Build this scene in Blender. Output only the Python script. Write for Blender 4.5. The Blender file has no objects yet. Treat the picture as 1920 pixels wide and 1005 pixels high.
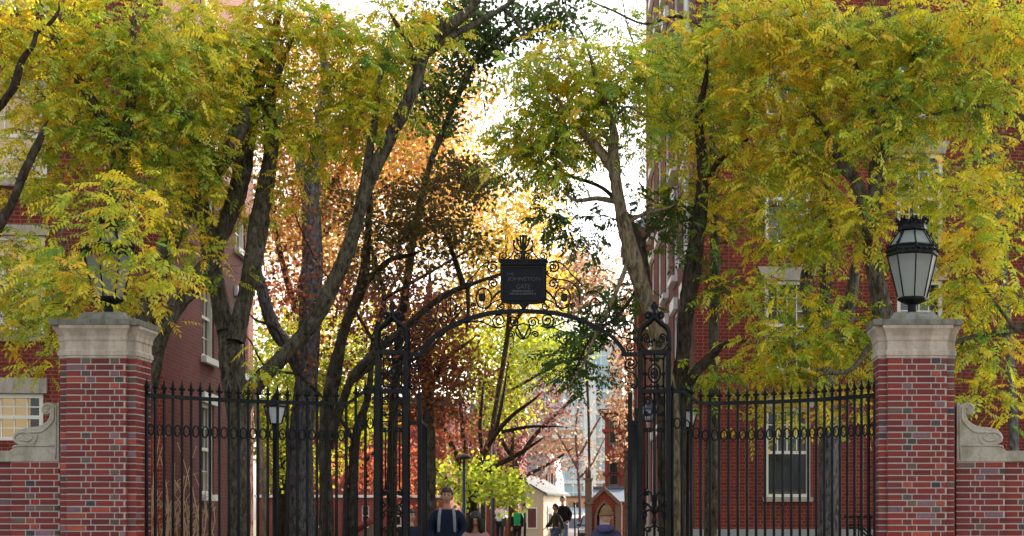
import bpy, bmesh, math, random
import numpy as np
from mathutils import Vector, Matrix
random.seed(7); RNG = np.random.default_rng(11)
S = bpy.context.scene
R = math.radians
# ------------------------------------------------------------------ camera, light, exposure
F, U0, HV, EYE = 2800.0, 1280.0, 968.0, 1.5      # focal length in photo pixels, vanishing point, eye height
cd = bpy.data.cameras.new('camera'); cam = bpy.data.objects.new('camera', cd)
S.collection.objects.link(cam); S.camera = cam
cam.location = (0, 0, EYE); cam.rotation_euler = (R(90), 0, 0)
cd.sensor_width = 36; cd.lens = 36*F/1920
cd.shift_x = (960-U0)/1920; cd.shift_y = (HV-502.5)/1920
cd.clip_start = .1; cd.clip_end = 2000
cd.dof.use_dof = True; cd.dof.focus_distance = 17.0; cd.dof.aperture_fstop = 5.6
SUN_AZ, SUN_EL = R(33), R(33)
w = bpy.data.worlds.new('World'); S.world = w; w.use_nodes = True
nt = w.node_tree; nt.nodes.clear()
sky = nt.nodes.new('ShaderNodeTexSky'); sky.sky_type = 'NISHITA'; sky.sun_disc = False
sky.sun_elevation = SUN_EL; sky.sun_rotation = SUN_AZ; sky.dust_density = 4.0; sky.air_density = 1.0; sky.ozone_density = 1.0
hs = nt.nodes.new('ShaderNodeHueSaturation'); hs.inputs['Saturation'].default_value = .35
bg = nt.nodes.new('ShaderNodeBackground'); bg.inputs['Strength'].default_value = .15
wo = nt.nodes.new('ShaderNodeOutputWorld')
nt.links.new(sky.outputs[0], hs.inputs['Color']); nt.links.new(hs.outputs[0], bg.inputs[0]); nt.links.new(bg.outputs[0], wo.inputs[0])
sd = bpy.data.lights.new('sun', 'SUN'); sd.energy = 3.4; sd.angle = R(.5); sd.color = (1, .88, .70)
sun = bpy.data.objects.new('sun', sd); S.collection.objects.link(sun)
SD = Vector((math.sin(SUN_AZ)*math.cos(SUN_EL), math.cos(SUN_AZ)*math.cos(SUN_EL), math.sin(SUN_EL)))
sun.rotation_euler = SD.to_track_quat('Z', 'Y').to_euler(); sun.location = SD*60
S.view_settings.view_transform = 'Standard'; S.view_settings.look = 'None'; S.view_settings.gamma = 1
S.view_settings.exposure = 1.84
S.cycles.max_bounces = 8; S.cycles.transparent_max_bounces = 8; S.cycles.transmission_bounces = 6
S.cycles.diffuse_bounces = 4; S.cycles.glossy_bounces = 3

# ------------------------------------------------------------------ helpers
def P(u, v, Y): return Vector(((u-U0)/F*Y, Y, EYE+(HV-v)/F*Y))
def link(o): S.collection.objects.link(o); return o
def tag(o, label=None, cat=None, group=None, kind=None):
    for k, x in (('label', label), ('category', cat), ('group', group), ('kind', kind)):
        if x: o[k] = x
    return o
def thing(name, label, cat, loc=(0, 0, 0), rz=0, group=None):
    o = link(bpy.data.objects.new(name, None)); o.location = loc; o.rotation_euler = (0, 0, rz); o.empty_display_size = .2
    return tag(o, label, cat, group)
def children(o): return [c for c in bpy.data.objects if c.parent == o]
def copy_tree(o, parent=None, kids=None):
    c = o.copy(); link(c); c.parent = parent
    if parent is not None: c.matrix_parent_inverse = o.matrix_parent_inverse.copy()
    for ch in children(o): copy_tree(ch, c)
    return c
class MB:
    """collects shapes and links them as ONE mesh object; uv = metres along the surface"""
    def __init__(s): s.v = []; s.f = []; s.c = []; s.sm = []; s.mi = []; s.col = (1, 1, 1); s.smooth = False; s.m = 0
    def face(s, pts, idx=None):
        if idx is None:
            n = len(s.v); s.v += [tuple(p) for p in pts]; idx = tuple(range(n, n+len(pts)))
        s.f.append(tuple(idx)); s.c.append(s.col); s.sm.append(s.smooth); s.mi.append(s.m)
    def box(s, x0, x1, y0, y1, z0, z1, skip=''):
        n = len(s.v); s.v += [(x, y, z) for z in (z0, z1) for y in (y0, y1) for x in (x0, x1)]
        for k, q in (('b', (0, 2, 3, 1)), ('t', (4, 5, 7, 6)), ('f', (0, 1, 5, 4)), ('k', (2, 6, 7, 3)), ('l', (0, 4, 6, 2)), ('r', (1, 3, 7, 5))):
            if k not in skip: s.face(None, [n+i for i in q])
    def prism(s, poly, y0, y1):
        """polygon in xz extruded along y"""
        n = len(poly); b = len(s.v)
        s.v += [(x, y0, z) for x, z in poly]+[(x, y1, z) for x, z in poly]
        s.face(None, list(range(b, b+n))); s.face(None, list(range(b+2*n-1, b+n-1, -1)))
        for i in range(n):
            j = (i+1) % n; s.face(None, (b+j, b+i, b+n+i, b+n+j))
    def slab(s, poly, z0, z1):
        n = len(poly); b = len(s.v)
        s.v += [(x, y, z0) for x, y in poly]+[(x, y, z1) for x, y in poly]
        s.face(None, list(range(b+n-1, b-1, -1))); s.face(None, list(range(b+n, b+2*n)))
        for i in range(n):
            j = (i+1) % n; s.face(None, (b+i, b+j, b+n+j, b+n+i))
    def tube(s, pts, rad, n=8, cap=True, flat=None):
        pts = [Vector(p) for p in pts]; m = len(pts)
        if not hasattr(rad, '__len__'): rad = [rad]*m
        b = len(s.v); old = s.smooth; s.smooth = True
        t0 = (pts[1]-pts[0]).normalized(); up = Vector((0, 1, 0)) if abs(t0.y) < .9 else Vector((1, 0, 0))
        x = t0.cross(up).normalized()
        for i, p in enumerate(pts):
            t = (pts[min(i+1, m-1)]-pts[max(i-1, 0)]).normalized()
            x = (x-t*x.dot(t)).normalized(); y = t.cross(x)
            for k in range(n):
                a = 2*math.pi*k/n; s.v.append(tuple(p+(x*math.cos(a)+y*math.sin(a))*rad[i]))
        for i in range(m-1):
            for k in range(n):
                k2 = (k+1) % n; s.face(None, (b+i*n+k, b+i*n+k2, b+(i+1)*n+k2, b+(i+1)*n+k))
        if cap:
            s.face(None, [b+k for k in range(n-1, -1, -1)]); s.face(None, [b+(m-1)*n+k for k in range(n)])
        s.smooth = old
    def lathe(s, prof, c=(0, 0, 0), n=16, rot=0, smooth=True):
        b = len(s.v); old = s.smooth; s.smooth = smooth
        for r, z in prof:
            for k in range(n):
                a = 2*math.pi*k/n+rot; s.v.append((c[0]+r*math.cos(a), c[1]+r*math.sin(a), c[2]+z))
        for i in range(len(prof)-1):
            for k in range(n):
                k2 = (k+1) % n; s.face(None, (b+i*n+k, b+i*n+k2, b+(i+1)*n+k2, b+(i+1)*n+k))
        s.face(None, [b+k for k in range(n-1, -1, -1)]); s.face(None, [b+(len(prof)-1)*n+k for k in range(n)])
        s.smooth = old
    def ball(s, c, r, n=10, sz=1.0):
        s.lathe([(max(.02*r, r*math.sin(math.pi*i/n)), -r*sz*math.cos(math.pi*i/n)) for i in range(n+1)], c, n+2)
    def build(s, name, mats, parent=None, loc=None, uv=True):
        me = bpy.data.meshes.new(name); me.from_pydata(s.v, [], s.f); me.update()
        if not isinstance(mats, (list, tuple)): mats = [mats]
        for m in mats: me.materials.append(m)
        nl = len(me.loops); sz = [len(f) for f in s.f]
        me.polygons.foreach_set('use_smooth', s.sm); me.polygons.foreach_set('material_index', s.mi)
        col = np.ones((nl, 4), np.float32); col[:, :3] = np.repeat(np.array(s.c, np.float32), sz, axis=0)
        at = me.color_attributes.new('Col', 'FLOAT_COLOR', 'CORNER'); at.data.foreach_set('color', col.ravel())
        if uv:
            nr = np.zeros(len(s.f)*3, np.float32); me.polygons.foreach_get('normal', nr); nr = nr.reshape(-1, 3)
            N = np.repeat(nr, sz, axis=0); vi = np.zeros(nl, np.int32); me.loops.foreach_get('vertex_index', vi)
            co = np.array(s.v, np.float32)[vi]; h = np.hypot(N[:, 0], N[:, 1])+1e-6
            tx, ty = -N[:, 1]/h, N[:, 0]/h; fl = np.abs(N[:, 2]) > .9
            U = np.where(fl, co[:, 0], co[:, 0]*tx+co[:, 1]*ty); V = np.where(fl, co[:, 1], co[:, 2])
            me.uv_layers.new(name='UV').data.foreach_set('uv', np.stack([U, V], 1).ravel())
        me.update()
        o = link(bpy.data.objects.new(name, me))
        if parent: o.parent = parent
        if loc is not None: o.location = loc
        return o
def world_parent(o, p):
    """o is modelled in world coordinates: keep it there under p"""
    o.parent = p; o.matrix_parent_inverse = (Matrix.Translation(p.location) @ p.rotation_euler.to_matrix().to_4x4()).inverted(); return o

# ------------------------------------------------------------------ materials
def mat(name, base=(.5, .5, .5), rough=.7, metal=0, spec=.5, noise=None, bump=None, attr=False, coord='Object'):
    m = bpy.data.materials.new(name); m.use_nodes = True; n = m.node_tree.nodes; l = m.node_tree.links
    b = n['Principled BSDF']; b.inputs['Roughness'].default_value = rough; b.inputs['Metallic'].default_value = metal
    b.inputs['Specular IOR Level'].default_value = spec
    tc = n.new('ShaderNodeTexCoord'); src = None
    if attr:
        a = n.new('ShaderNodeAttribute'); a.attribute_name = 'Col'; src = a.outputs['Color']
    if noise:                       # list of (scale, amount, colour, lo, hi)
        for sc, amt, col, lo, hi in noise:
            nz = n.new('ShaderNodeTexNoise'); nz.inputs['Scale'].default_value = sc; nz.inputs['Detail'].default_value = 6
            l.new(tc.outputs[coord], nz.inputs['Vector'])
            mr = n.new('ShaderNodeMapRange'); mr.inputs[1].default_value = lo; mr.inputs[2].default_value = hi; mr.inputs[4].default_value = amt
            l.new(nz.outputs[0], mr.inputs[0])
            mx = n.new('ShaderNodeMix'); mx.data_type = 'RGBA'; l.new(mr.outputs[0], mx.inputs[0])
            if src: l.new(src, mx.inputs[6])
            else: mx.inputs[6].default_value = (*base, 1)
            mx.inputs[7].default_value = (*col, 1); src = mx.outputs[2]
    if src: l.new(src, b.inputs['Base Color'])
    else: b.inputs['Base Color'].default_value = (*base, 1)
    if bump:
        nz = n.new('ShaderNodeTexNoise'); nz.inputs['Scale'].default_value = bump[0]; nz.inputs['Detail'].default_value = 5
        l.new(tc.outputs[coord], nz.inputs['Vector']); bp = n.new('ShaderNodeBump'); bp.inputs['Strength'].default_value = bump[1]
        bp.inputs['Distance'].default_value = bump[2] if len(bump) > 2 else .01
        l.new(nz.outputs[0], bp.inputs['Height']); l.new(bp.outputs[0], b.inputs['Normal'])
    return m
def brick_mat(name, c1, c2, mortar, scale=1.0, bump=.4):
    m = mat(name, c1, .85, spec=.25); n = m.node_tree.nodes; l = m.node_tree.links; b = n['Principled BSDF']
    uv = n.new('ShaderNodeUVMap'); br = n.new('ShaderNodeTexBrick'); l.new(uv.outputs[0], br.inputs['Vector'])
    br.inputs['Scale'].default_value = 1.0; br.inputs['Brick Width'].default_value = .165*scale; br.inputs['Row Height'].default_value = .0677*scale
    br.inputs['Mortar Size'].default_value = .0055*scale; br.inputs['Mortar Smooth'].default_value = .2; br.inputs['Bias'].default_value = -.1
    br.squash = .62; br.squash_frequency = 2; br.offset = .5
    br.inputs['Color1'].default_value = (*c1, 1); br.inputs['Color2'].default_value = (*c2, 1); br.inputs['Mortar'].default_value = (*mortar, 1)
    nz = n.new('ShaderNodeTexNoise'); nz.inputs['Scale'].default_value = .7; nz.inputs['Detail'].default_value = 8; l.new(uv.outputs[0], nz.inputs['Vector'])
    mr = n.new('ShaderNodeMapRange'); mr.inputs[1].default_value = .3; mr.inputs[2].default_value = .7; mr.inputs[3].default_value = .72; mr.inputs[4].default_value = 1.15
    l.new(nz.outputs[0], mr.inputs[0])
    mx = n.new('ShaderNodeVectorMath'); mx.operation = 'SCALE'; l.new(br.outputs[0], mx.inputs[0]); l.new(mr.outputs[0], mx.inputs['Scale'])
    l.new(mx.outputs[0], b.inputs['Base Color'])
    bp = n.new('ShaderNodeBump'); bp.inputs['Strength'].default_value = bump; bp.inputs['Distance'].default_value = .008; bp.invert = True
    l.new(br.outputs['Fac'], bp.inputs['Height']); l.new(bp.outputs[0], b.inputs['Normal'])
    return m
def leaf_mat(name, trans=.5):
    m = bpy.data.materials.new(name); m.use_nodes = True; n = m.node_tree.nodes; l = m.node_tree.links; n.clear()
    a = n.new('ShaderNodeAttribute'); a.attribute_name = 'Col'
    d = n.new('ShaderNodeBsdfDiffuse'); t = n.new('ShaderNodeBsdfTranslucent'); g = n.new('ShaderNodeBsdfGlossy'); g.inputs['Roughness'].default_value = .45
    m1 = n.new('ShaderNodeMixShader'); m1.inputs[0].default_value = trans; m2 = n.new('ShaderNodeMixShader'); m2.inputs[0].default_value = .035
    o = n.new('ShaderNodeOutputMaterial')
    l.new(a.outputs[0], d.inputs[0]); l.new(a.outputs[0], t.inputs[0]); l.new(d.outputs[0], m1.inputs[1]); l.new(t.outputs[0], m1.inputs[2])
    l.new(m1.outputs[0], m2.inputs[1]); l.new(g.outputs[0], m2.inputs[2]); l.new(m2.outputs[0], o.inputs[0])
    return m
def bark_mat(name, c1, c2, lichen=(.22, .23, .19), la=.35):
    m = mat(name, c1, .95, spec=.15, attr=False); n = m.node_tree.nodes; l = m.node_tree.links; b = n['Principled BSDF']
    tc = n.new('ShaderNodeTexCoord'); mp = n.new('ShaderNodeMapping'); mp.inputs['Scale'].default_value = (1, 1, .33); l.new(tc.outputs['Object'], mp.inputs[0])
    nz = n.new('ShaderNodeTexNoise'); nz.inputs['Scale'].default_value = 21; nz.inputs['Distortion'].default_value = .6; nz.inputs['Detail'].default_value = 8; nz.inputs['Roughness'].default_value = .65; l.new(mp.outputs[0], nz.inputs[0])
    cr = n.new('ShaderNodeValToRGB'); cr.color_ramp.elements[0].position = .38; cr.color_ramp.elements[1].position = .62
    cr.color_ramp.elements[0].color = (*c2, 1); cr.color_ramp.elements[1].color = (*c1, 1); l.new(nz.outputs[0], cr.inputs[0])
    n2 = n.new('ShaderNodeTexNoise'); n2.inputs['Scale'].default_value = 6; n2.inputs['Detail'].default_value = 8; n2.inputs['Roughness'].default_value = .7; l.new(tc.outputs['Object'], n2.inputs[0])
    mr = n.new('ShaderNodeMapRange'); mr.inputs[1].default_value = .52; mr.inputs[2].default_value = .66; mr.inputs[4].default_value = la; l.new(n2.outputs[0], mr.inputs[0])
    mx = n.new('ShaderNodeMix'); mx.data_type = 'RGBA'; l.new(mr.outputs[0], mx.inputs[0]); l.new(cr.outputs[0], mx.inputs[6]); mx.inputs[7].default_value = (*lichen, 1)
    l.new(mx.outputs[2], b.inputs['Base Color'])
    bp = n.new('ShaderNodeBump'); bp.inputs['Strength'].default_value = 1.0; bp.inputs['Distance'].default_value = .05; l.new(nz.outputs[0], bp.inputs['Height']); l.new(bp.outputs[0], b.inputs['Normal'])
    return m
M = {}
M['brick'] = mat('brick_faces', attr=True, rough=.75, spec=.35, noise=[(45, .45, (.08, .03, .03), .42, .72), (90, .5, (.33, .20, .16), .66, .74), (2.2, .3, (.05, .03, .03), .5, .8)], bump=(60, .3, .004))
def streaks(m, col, amt, sc=9.0, z=.10, lo=.5, hi=.72):
    n = m.node_tree.nodes; l = m.node_tree.links; b = n['Principled BSDF']; tc = n.new('ShaderNodeTexCoord'); mp = n.new('ShaderNodeMapping'); mp.inputs['Scale'].default_value = (1, 1, z)
    nz = n.new('ShaderNodeTexNoise'); nz.inputs['Scale'].default_value = sc; nz.inputs['Detail'].default_value = 7; nz.inputs['Roughness'].default_value = .6
    l.new(tc.outputs['Object'], mp.inputs[0]); l.new(mp.outputs[0], nz.inputs[0]); mr = n.new('ShaderNodeMapRange'); mr.inputs[1].default_value = lo; mr.inputs[2].default_value = hi; mr.inputs[4].default_value = amt
    l.new(nz.outputs[0], mr.inputs[0]); mx = n.new('ShaderNodeMix'); mx.data_type = 'RGBA'; src = b.inputs['Base Color'].links[0].from_socket
    l.new(mr.outputs[0], mx.inputs[0]); l.new(src, mx.inputs[6]); mx.inputs[7].default_value = (*col, 1); l.new(mx.outputs[2], b.inputs['Base Color'])
M['mortar'] = mat('lime_mortar', (.38, .33, .275), .95, spec=.1, noise=[(6, .45, (.27, .24, .20), .45, .8)], bump=(50, .4, .004))
M['iron'] = mat('black_painted_iron', (.005, .006, .0075), .5, spec=.14, noise=[(70, .8, (.20, .21, .19), .67, .73), (3, .5, (.022, .024, .012), .45, .7)])
M['limestone'] = mat('carved_limestone', (.43, .37, .29), .9, spec=.2, noise=[(5, .55, (.26, .22, .17), .42, .75), (26, .35, (.20, .18, .13), .5, .7)], bump=(40, .25, .006))
M['capstone'] = mat('weathered_capstone', (.20, .19, .155), .95, spec=.15, noise=[(7, .7, (.11, .12, .085), .4, .65), (30, .4, (.32, .30, .25), .52, .7)], bump=(35, .35, .008))
M['scrollstone'] = mat('mossy_scroll_stone', (.36, .33, .26), .95, spec=.15, noise=[(6, .6, (.20, .19, .10), .48, .68), (30, .4, (.15, .14, .11), .5, .72)], bump=(40, .3, .006))
streaks(M['limestone'], (.12, .10, .07), .6); streaks(M['capstone'], (.05, .055, .045), .7, 14, .2, .48, .7); streaks(M['scrollstone'], (.12, .11, .07), .55, 7, .3); streaks(M['brick'], (.045, .03, .028), .4, 3, .35, .5, .8)
M['granite'] = mat('granite_base', (.30, .29, .27), .85, noise=[(80, .5, (.15, .15, .15), .5, .7)])
M['bldg_front'] = brick_mat('dark_red_brick', (.205, .024, .012), (.125, .016, .010), (.24, .13, .09))
M['bldg_side'] = brick_mat('mauve_brick', (.15, .030, .024), (.095, .020, .017), (.17, .07, .055), bump=.25)
M['bldg_old'] = brick_mat('old_red_brick', (.26, .04, .025), (.19, .03, .02), (.28, .15, .12))
M['white'] = mat('cream_paint', (.72, .68, .56), .6)
M['trim'] = mat('white_paint', (.74, .74, .72), .6)
M['glass'] = mat('window_glass', (.02, .024, .026), .06, spec=.9)
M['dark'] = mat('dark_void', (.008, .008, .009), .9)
M['shade'] = mat('window_blind', (.62, .56, .42), .9)
wm = mat('glowing_curtain', (.7, .5, .25), .9); wb = wm.node_tree.nodes['Principled BSDF']; wb.inputs['Emission Color'].default_value = (1, .66, .28, 1); wb.inputs['Emission Strength'].default_value = .28  # yellow curtain that gives off a mild warm glow of its own
M['curtain_glow'] = wm
M['slate'] = mat('blue_slate', (.10, .14, .20), .6, noise=[(8, .5, (.06, .08, .12), .4, .7)], bump=(20, .5, .02))
M['brownstone'] = mat('brownstone_trim', (.13, .095, .07), .9, noise=[(10, .4, (.08, .06, .05), .4, .7)])
M['leaf'] = leaf_mat('leaf', .5); M['leaf_far'] = leaf_mat('leaf_far', .58)
M['bark'] = bark_mat('brown_bark', (.135, .115, .075), (.026, .021, .014), la=.45)
M['bark_sunlit'] = bark_mat('sunlit_bark', (.24, .185, .10), (.05, .038, .024), la=.3)  # lighter copy of the brown bark, sunlight on the gatepost trunk put into its colour
M['bark_dark'] = bark_mat('dark_bark', (.075, .055, .036), (.017, .013, .009), la=.25)
M['bark_grey'] = bark_mat('grey_bark', (.21, .20, .195), (.04, .037, .037), la=.25)
M['bark_tan'] = bark_mat('tan_bark', (.30, .22, .13), (.14, .10, .06), la=.1)
M['twig'] = mat('twig', (.075, .058, .04), .95, spec=.1)
M['twig_purple'] = mat('twig_purple', (.13, .075, .07), .95, spec=.1)
M['asphalt'] = mat('asphalt', (.055, .055, .055), .95, noise=[(20, .4, (.08, .08, .08), .4, .7)])
M['grass'] = mat('lawn', (.05, .07, .02), .95, noise=[(3, .6, (.16, .10, .03), .45, .7)], bump=(60, .6, .02))
M['pathbrick'] = mat('path_paving', (.16, .12, .10), .9, noise=[(12, .5, (.10, .08, .07), .4, .7)])
# ------------------------------------------------------------------ ground
def gz(x, y):
    if y < 25: return 0.0
    if y < 60: t = (y-25)/35; return .38*t*t*(3-2*t)
    if y < 115: t = (y-60)/55; return .38-1.38*t*t*(3-2*t)
    return -1.0
def sheet(name, xs, ys, dz, m):
    b = MB(); b.smooth = True; nx = len(xs)
    for y in ys:
        for x in xs: b.v.append((x, y, gz(x, y)+dz))
    for j in range(len(ys)-1):
        for i in range(nx-1): b.face(None, (j*nx+i, j*nx+i+1, (j+1)*nx+i+1, (j+1)*nx+i))
    return tag(b.build(name, m), kind='structure')
ys = [-60, -20, 0, 12, 20, 25]+list(range(28, 120, 4))+[140, 180, 260, 400, 900]
sheet('ground', [-500, -60, -20, -8, 0, 8, 20, 60, 500], ys, 0, M['grass'])
sheet('pavement', [-60, -20, -8, 0, 8, 20, 60], [-20, 0, 12, 18.6], .004, M['pathbrick'])
b = MB(); b.smooth = True
py = [18.6, 22, 25]+list(range(28, 96, 4)); 
for y in py:
    for x in (-3.1-.086*(y-17.9)*.55, -.9-.02*(y-17.9)): b.v.append((x, y, gz(x, y)+.006))
for j in range(len(py)-1): b.face(None, (2*j, 2*j+1, 2*j+3, 2*j+2))
tag(b.build('path', M['pathbrick']), kind='structure')
sheet('road', [-80, -30, 0, 30, 80], [96, 100, 104, 108, 112, 116], .008, M['asphalt'])

# ------------------------------------------------------------------ laid brickwork (Flemish bond, every brick real)
REDS = [(.19, .020, .014), (.155, .018, .016), (.21, .025, .014), (.13, .015, .014), (.165, .025, .022)]
ODD = [(.33, .058, .026), (.20, .105, .125), (.17, .09, .105), (.13, .075, .055), (.33, .06, .03)]
DARK = [(.045, .05, .048), (.035, .042, .052), (.06, .055, .042), (.10, .08, .055)]
def brick_col(header):
    r = random.random()
    if header:
        c = random.choice(DARK) if r < .13 else random.choice(ODD) if r < .32 else random.choice(REDS)
    else: c = random.choice(ODD) if r < .10 else random.choice(REDS)
    k = random.uniform(.85, 1.15); return tuple(x*k for x in c)
def lay(b, p0, p1, z0, z1, off=0, pitch=.0677):
    """bricks 6 mm proud of the mortar on the vertical face from p0 to p1 (outward = right of p0->p1)"""
    d = Vector((p1[0]-p0[0], p1[1]-p0[1])); L = d.length; d /= L; n = Vector((d.y, -d.x))
    rows = int(round((z1-z0)/pitch)); ph = (z1-z0)/rows
    for r in range(rows):
        za, zb = z0+r*ph+.0068, z0+(r+1)*ph-.0068
        x = 0.0; k = (r+off) % 2
        if L > .3:
            seq = []; x = -(.155 if k else .0)
            h = bool(k)
            while x < L:
                wd = .105 if h else .208
                seq.append((max(x, 0), min(x+wd, L), h)); x += wd; h = not h
            if k: seq[0] = (0, seq[0][1], True) if seq[0][1] > .01 else seq[0]
        else: seq = [(0, L, random.random() < .4)] if (L < .16 or k) else [(0, L*.6, False), (L*.6, L, True)]
        for xa, xb, h in seq:
            if xb-xa < .03: continue
            a = xa+(.0065 if xa > 0 else -.0)+random.uniform(-.002, .002)*(xa > 0); c = xb-(.0065 if xb < L else 0)
            b.col = brick_col(h); j = random.uniform(-.0015, .0015); e = .0035
            q = .006+random.uniform(0, .003)
            def pt(s, z, o): return (p0[0]+d.x*s+n.x*o, p0[1]+d.y*s+n.y*o, z)
            i0 = len(b.v)
            b.v += [pt(a, za+j, 0), pt(c, za+j, 0), pt(c, zb+j, 0), pt(a, zb+j, 0), pt(a+e, za+j+e, q), pt(c-e, za+j+e, q), pt(c-e, zb+j-e, q), pt(a+e, zb+j-e, q)]
            for f in ((4, 5, 6, 7), (0, 1, 5, 4), (1, 2, 6, 5), (2, 3, 7, 6), (3, 0, 4, 7)): b.face(None, [i0+t for t in f])
    b.col = (1, 1, 1)
def offs(poly, o):
    n = len(poly); out = []
    for i in range(n):
        a, c, e = poly[i-1], poly[i], poly[(i+1) % n]
        d1 = Vector((c[0]-a[0], c[1]-a[1])).normalized(); d2 = Vector((e[0]-c[0], e[1]-c[1])).normalized()
        n1 = Vector((d1.y, -d1.x)); n2 = Vector((d2.y, -d2.x)); out.append((c[0]+(n1.x+n2.x)*o, c[1]+(n1.y+n2.y)*o))
    return out
def loft(b, rings):
    """rings of (polygon, z), same vertex count"""
    base = len(b.v); n = len(rings[0][0])
    for poly, z in rings: b.v += [(x, y, z) for x, y in poly]
    for i in range(len(rings)-1):
        for k in range(n):
            j = (k+1) % n; b.face(None, (base+i*n+k, base+i*n+j, base+(i+1)*n+j, base+(i+1)*n+k))
    b.face(None, [base+k for k in range(n-1, -1, -1)]); b.face(None, [base+(len(rings)-1)*n+k for k in range(n)])
YP = 16.3                                           # front of the pillars
def zz(v, Y=YP): return EYE+(HV-v)/F*Y
def uu(px): return px/F*YP
def pillar(cx, label, side):
    t = thing('brick_pillar', label, 'gate pillar', (cx, YP+.36, 0), group='brick pillars of the gateway')
    hw, hs, d = uu(71), uu(55), .46
    y0, y1 = -.36+.06, -.36+.06+d
    poly = [(-hw, y0), (-hs, y0), (-hs, y0-.06), (hs, y0-.06), (hs, y0), (hw, y0), (hw, y1), (-hw, y1)]
    ztop = zz(671)
    b = MB(); b.slab(poly, 0, ztop); c = b.build('mortar_core', M['mortar'], t)
    b = MB()
    for i in range(8):
        lay(b, poly[i], poly[(i+1) % 8], .12, ztop, off=i) if i not in (1, 4) else lay(b, poly[i], poly[(i+1) % 8], .12, ztop)
    b.build('brickwork', M['brick'], t)
    b = MB(); loft(b, [(offs(poly, .05), 0), (offs(poly, .05), .10), (offs(poly, .02), .12)]); b.build('plinth', M['granite'], t)
    b = MB(); pr = [(671, .012), (667, .012), (666, .022), (658, .022), (655, .008), (640, .006), (637, .016), (630, .018), (628, .022), (622, .036), (617, .055), (616, .060), (611, .063)]
    loft(b, [(offs(poly, o), zz(v)) for v, o in pr]); b.build('moulding', M['limestone'], t)
    rect = [(-hw, y0-.06), (hw, y0-.06), (hw, y1), (-hw, y1)]
    b = MB(); pr = [(611, .063), (609, .070), (600, .078), (599.5, .070)]
    rings = [(offs(rect, o), zz(v)-0.0) for v, o in pr]
    rings += [(offs(rect, -uu(20)), zz(598)), (offs(rect, -uu(24)), zz(593)), (offs(rect, -uu(29)), zz(587)), (offs(rect, -uu(34)), zz(580.5)), (offs(rect, -uu(36)), zz(580))]
    loft(b, rings); b.build('capstone', M['capstone'], t)
    return t
def lantern(cx, label):
    t = thing('pillar_lantern', label, 'lantern', (cx, YP+.36, zz(580)), group='octagonal lanterns on the brick pillars')
    q = lambda v: (580-v)/F*YP
    r8 = R(-90)
    b = MB(); b.lathe([(.075, 0), (.075, .012), (.05, .02), (.05, q(563)), (.10, q(560)), (.165, q(555)), (.17, q(552)), (.155, q(549))], n=8, rot=r8, smooth=False); b.build('post', M['iron'], t)
    def ribs(r0, z0, r1, z1, w):
        for k in range(8):
            a = r8+k*math.pi/4; b.tube([(r0*math.cos(a), r0*math.sin(a), z0), (r1*math.cos(a), r1*math.sin(a), z1)], w, 4)
    b = MB(); ribs(.163, q(549), .277, q(471), .0075); ribs(.262, q(452), .158, q(424), .0085); b.build('glazing_bars', M['iron'], t)
    b = MB(); b.lathe([(.155, q(549)), (.268, q(471))], n=8, rot=r8, smooth=False); b.lathe([(.253, q(452)), (.150, q(424))], n=8, rot=r8, smooth=False); b.build('glass_panes', M['frost'], t)
    b = MB(); b.lathe([(.275, q(471)), (.295, q(469)), (.285, q(466)), (.285, q(456)), (.298, q(453)), (.27, q(450))], n=8, rot=r8, smooth=False)
    for k in range(24):
        a = r8+(k+.5)*math.pi/12; b.ball((.285*math.cos(a), .285*math.sin(a), q(461)), .016, 6)
    b.build('rosette_band', M['iron'], t)
    b = MB(); b.lathe([(.15, q(424)), (.178, q(421)), (.165, q(418)), (.158, q(412)), (.172, q(405)), (.172, q(403)), (.10, q(403)), (.03, q(400)), (.022, q(394)), (.008, q(390)), (.002, q(366))], n=8, rot=r8, smooth=False)
    for k in range(8):
        a = r8+(k+.5)*math.pi/4; c, s_ = math.cos(a), math.sin(a)
        for off in (-.045, .045):
            x, y = .158*c-s_*off, .158*s_+c*off; b.tube([(x, y, q(404)), (x*1.06, y*1.06, q(399)), (x*1.12, y*1.12, q(396))], [.022, .014, .004], 5)
        b.ball((.17*c, .17*s_, q(408)), .014, 6)
    b.build('crown', M['iron'], t)
    for k in range(8):
        a = r8+k*math.pi/4; c, s_ = math.cos(a), math.sin(a); b = MB()
        for (r0, z0, sc) in ((.32, q(458), .028), (.275, q(449), .020), (.205, q(428), .020)):
            pts = []
            for i in range(15):
                th = i/14*4.2*math.pi/2+math.pi*1.1; rr = sc*(1-.68*i/14)
                x = r0+rr*math.cos(th)*1.0; pts.append((x*c, x*s_, z0+rr*math.sin(th)))
            b.tube(pts, .0058, 5)
        for (ra, za), (rb, zb_) in (((.292, q(461)), (.268, q(448))), ((.268, q(448)), (.20, q(428)))): b.tube([(ra*c, ra*s_, za), (rb*c, rb*s_, zb_)], .006, 5)
        b.build('scroll_bracket', M['iron'], t)
    b = MB(); b.lathe([(.012, .02), (.012, q(520)), (.03, q(519)), (.032, q(510)), (.02, q(500)), (.004, q(498))], n=10); b.build('bulb', M['bulb'], t)
    return t
fm = mat('frosted_glass', (.30, .335, .31), .35, spec=.5, noise=[(9, .4, (.21, .23, .20), .4, .7)])
n = fm.node_tree.nodes; l = fm.node_tree.links; pb = n['Principled BSDF']; tr = n.new('ShaderNodeBsdfTransparent'); tr.inputs[0].default_value = (.85, .9, .88, 1)
tl = n.new('ShaderNodeBsdfTranslucent'); tl.inputs[0].default_value = (.40, .45, .42, 1)
m1 = n.new('ShaderNodeMixShader'); m1.inputs[0].default_value = .35; m2 = n.new('ShaderNodeMixShader'); m2.inputs[0].default_value = .2
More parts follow.
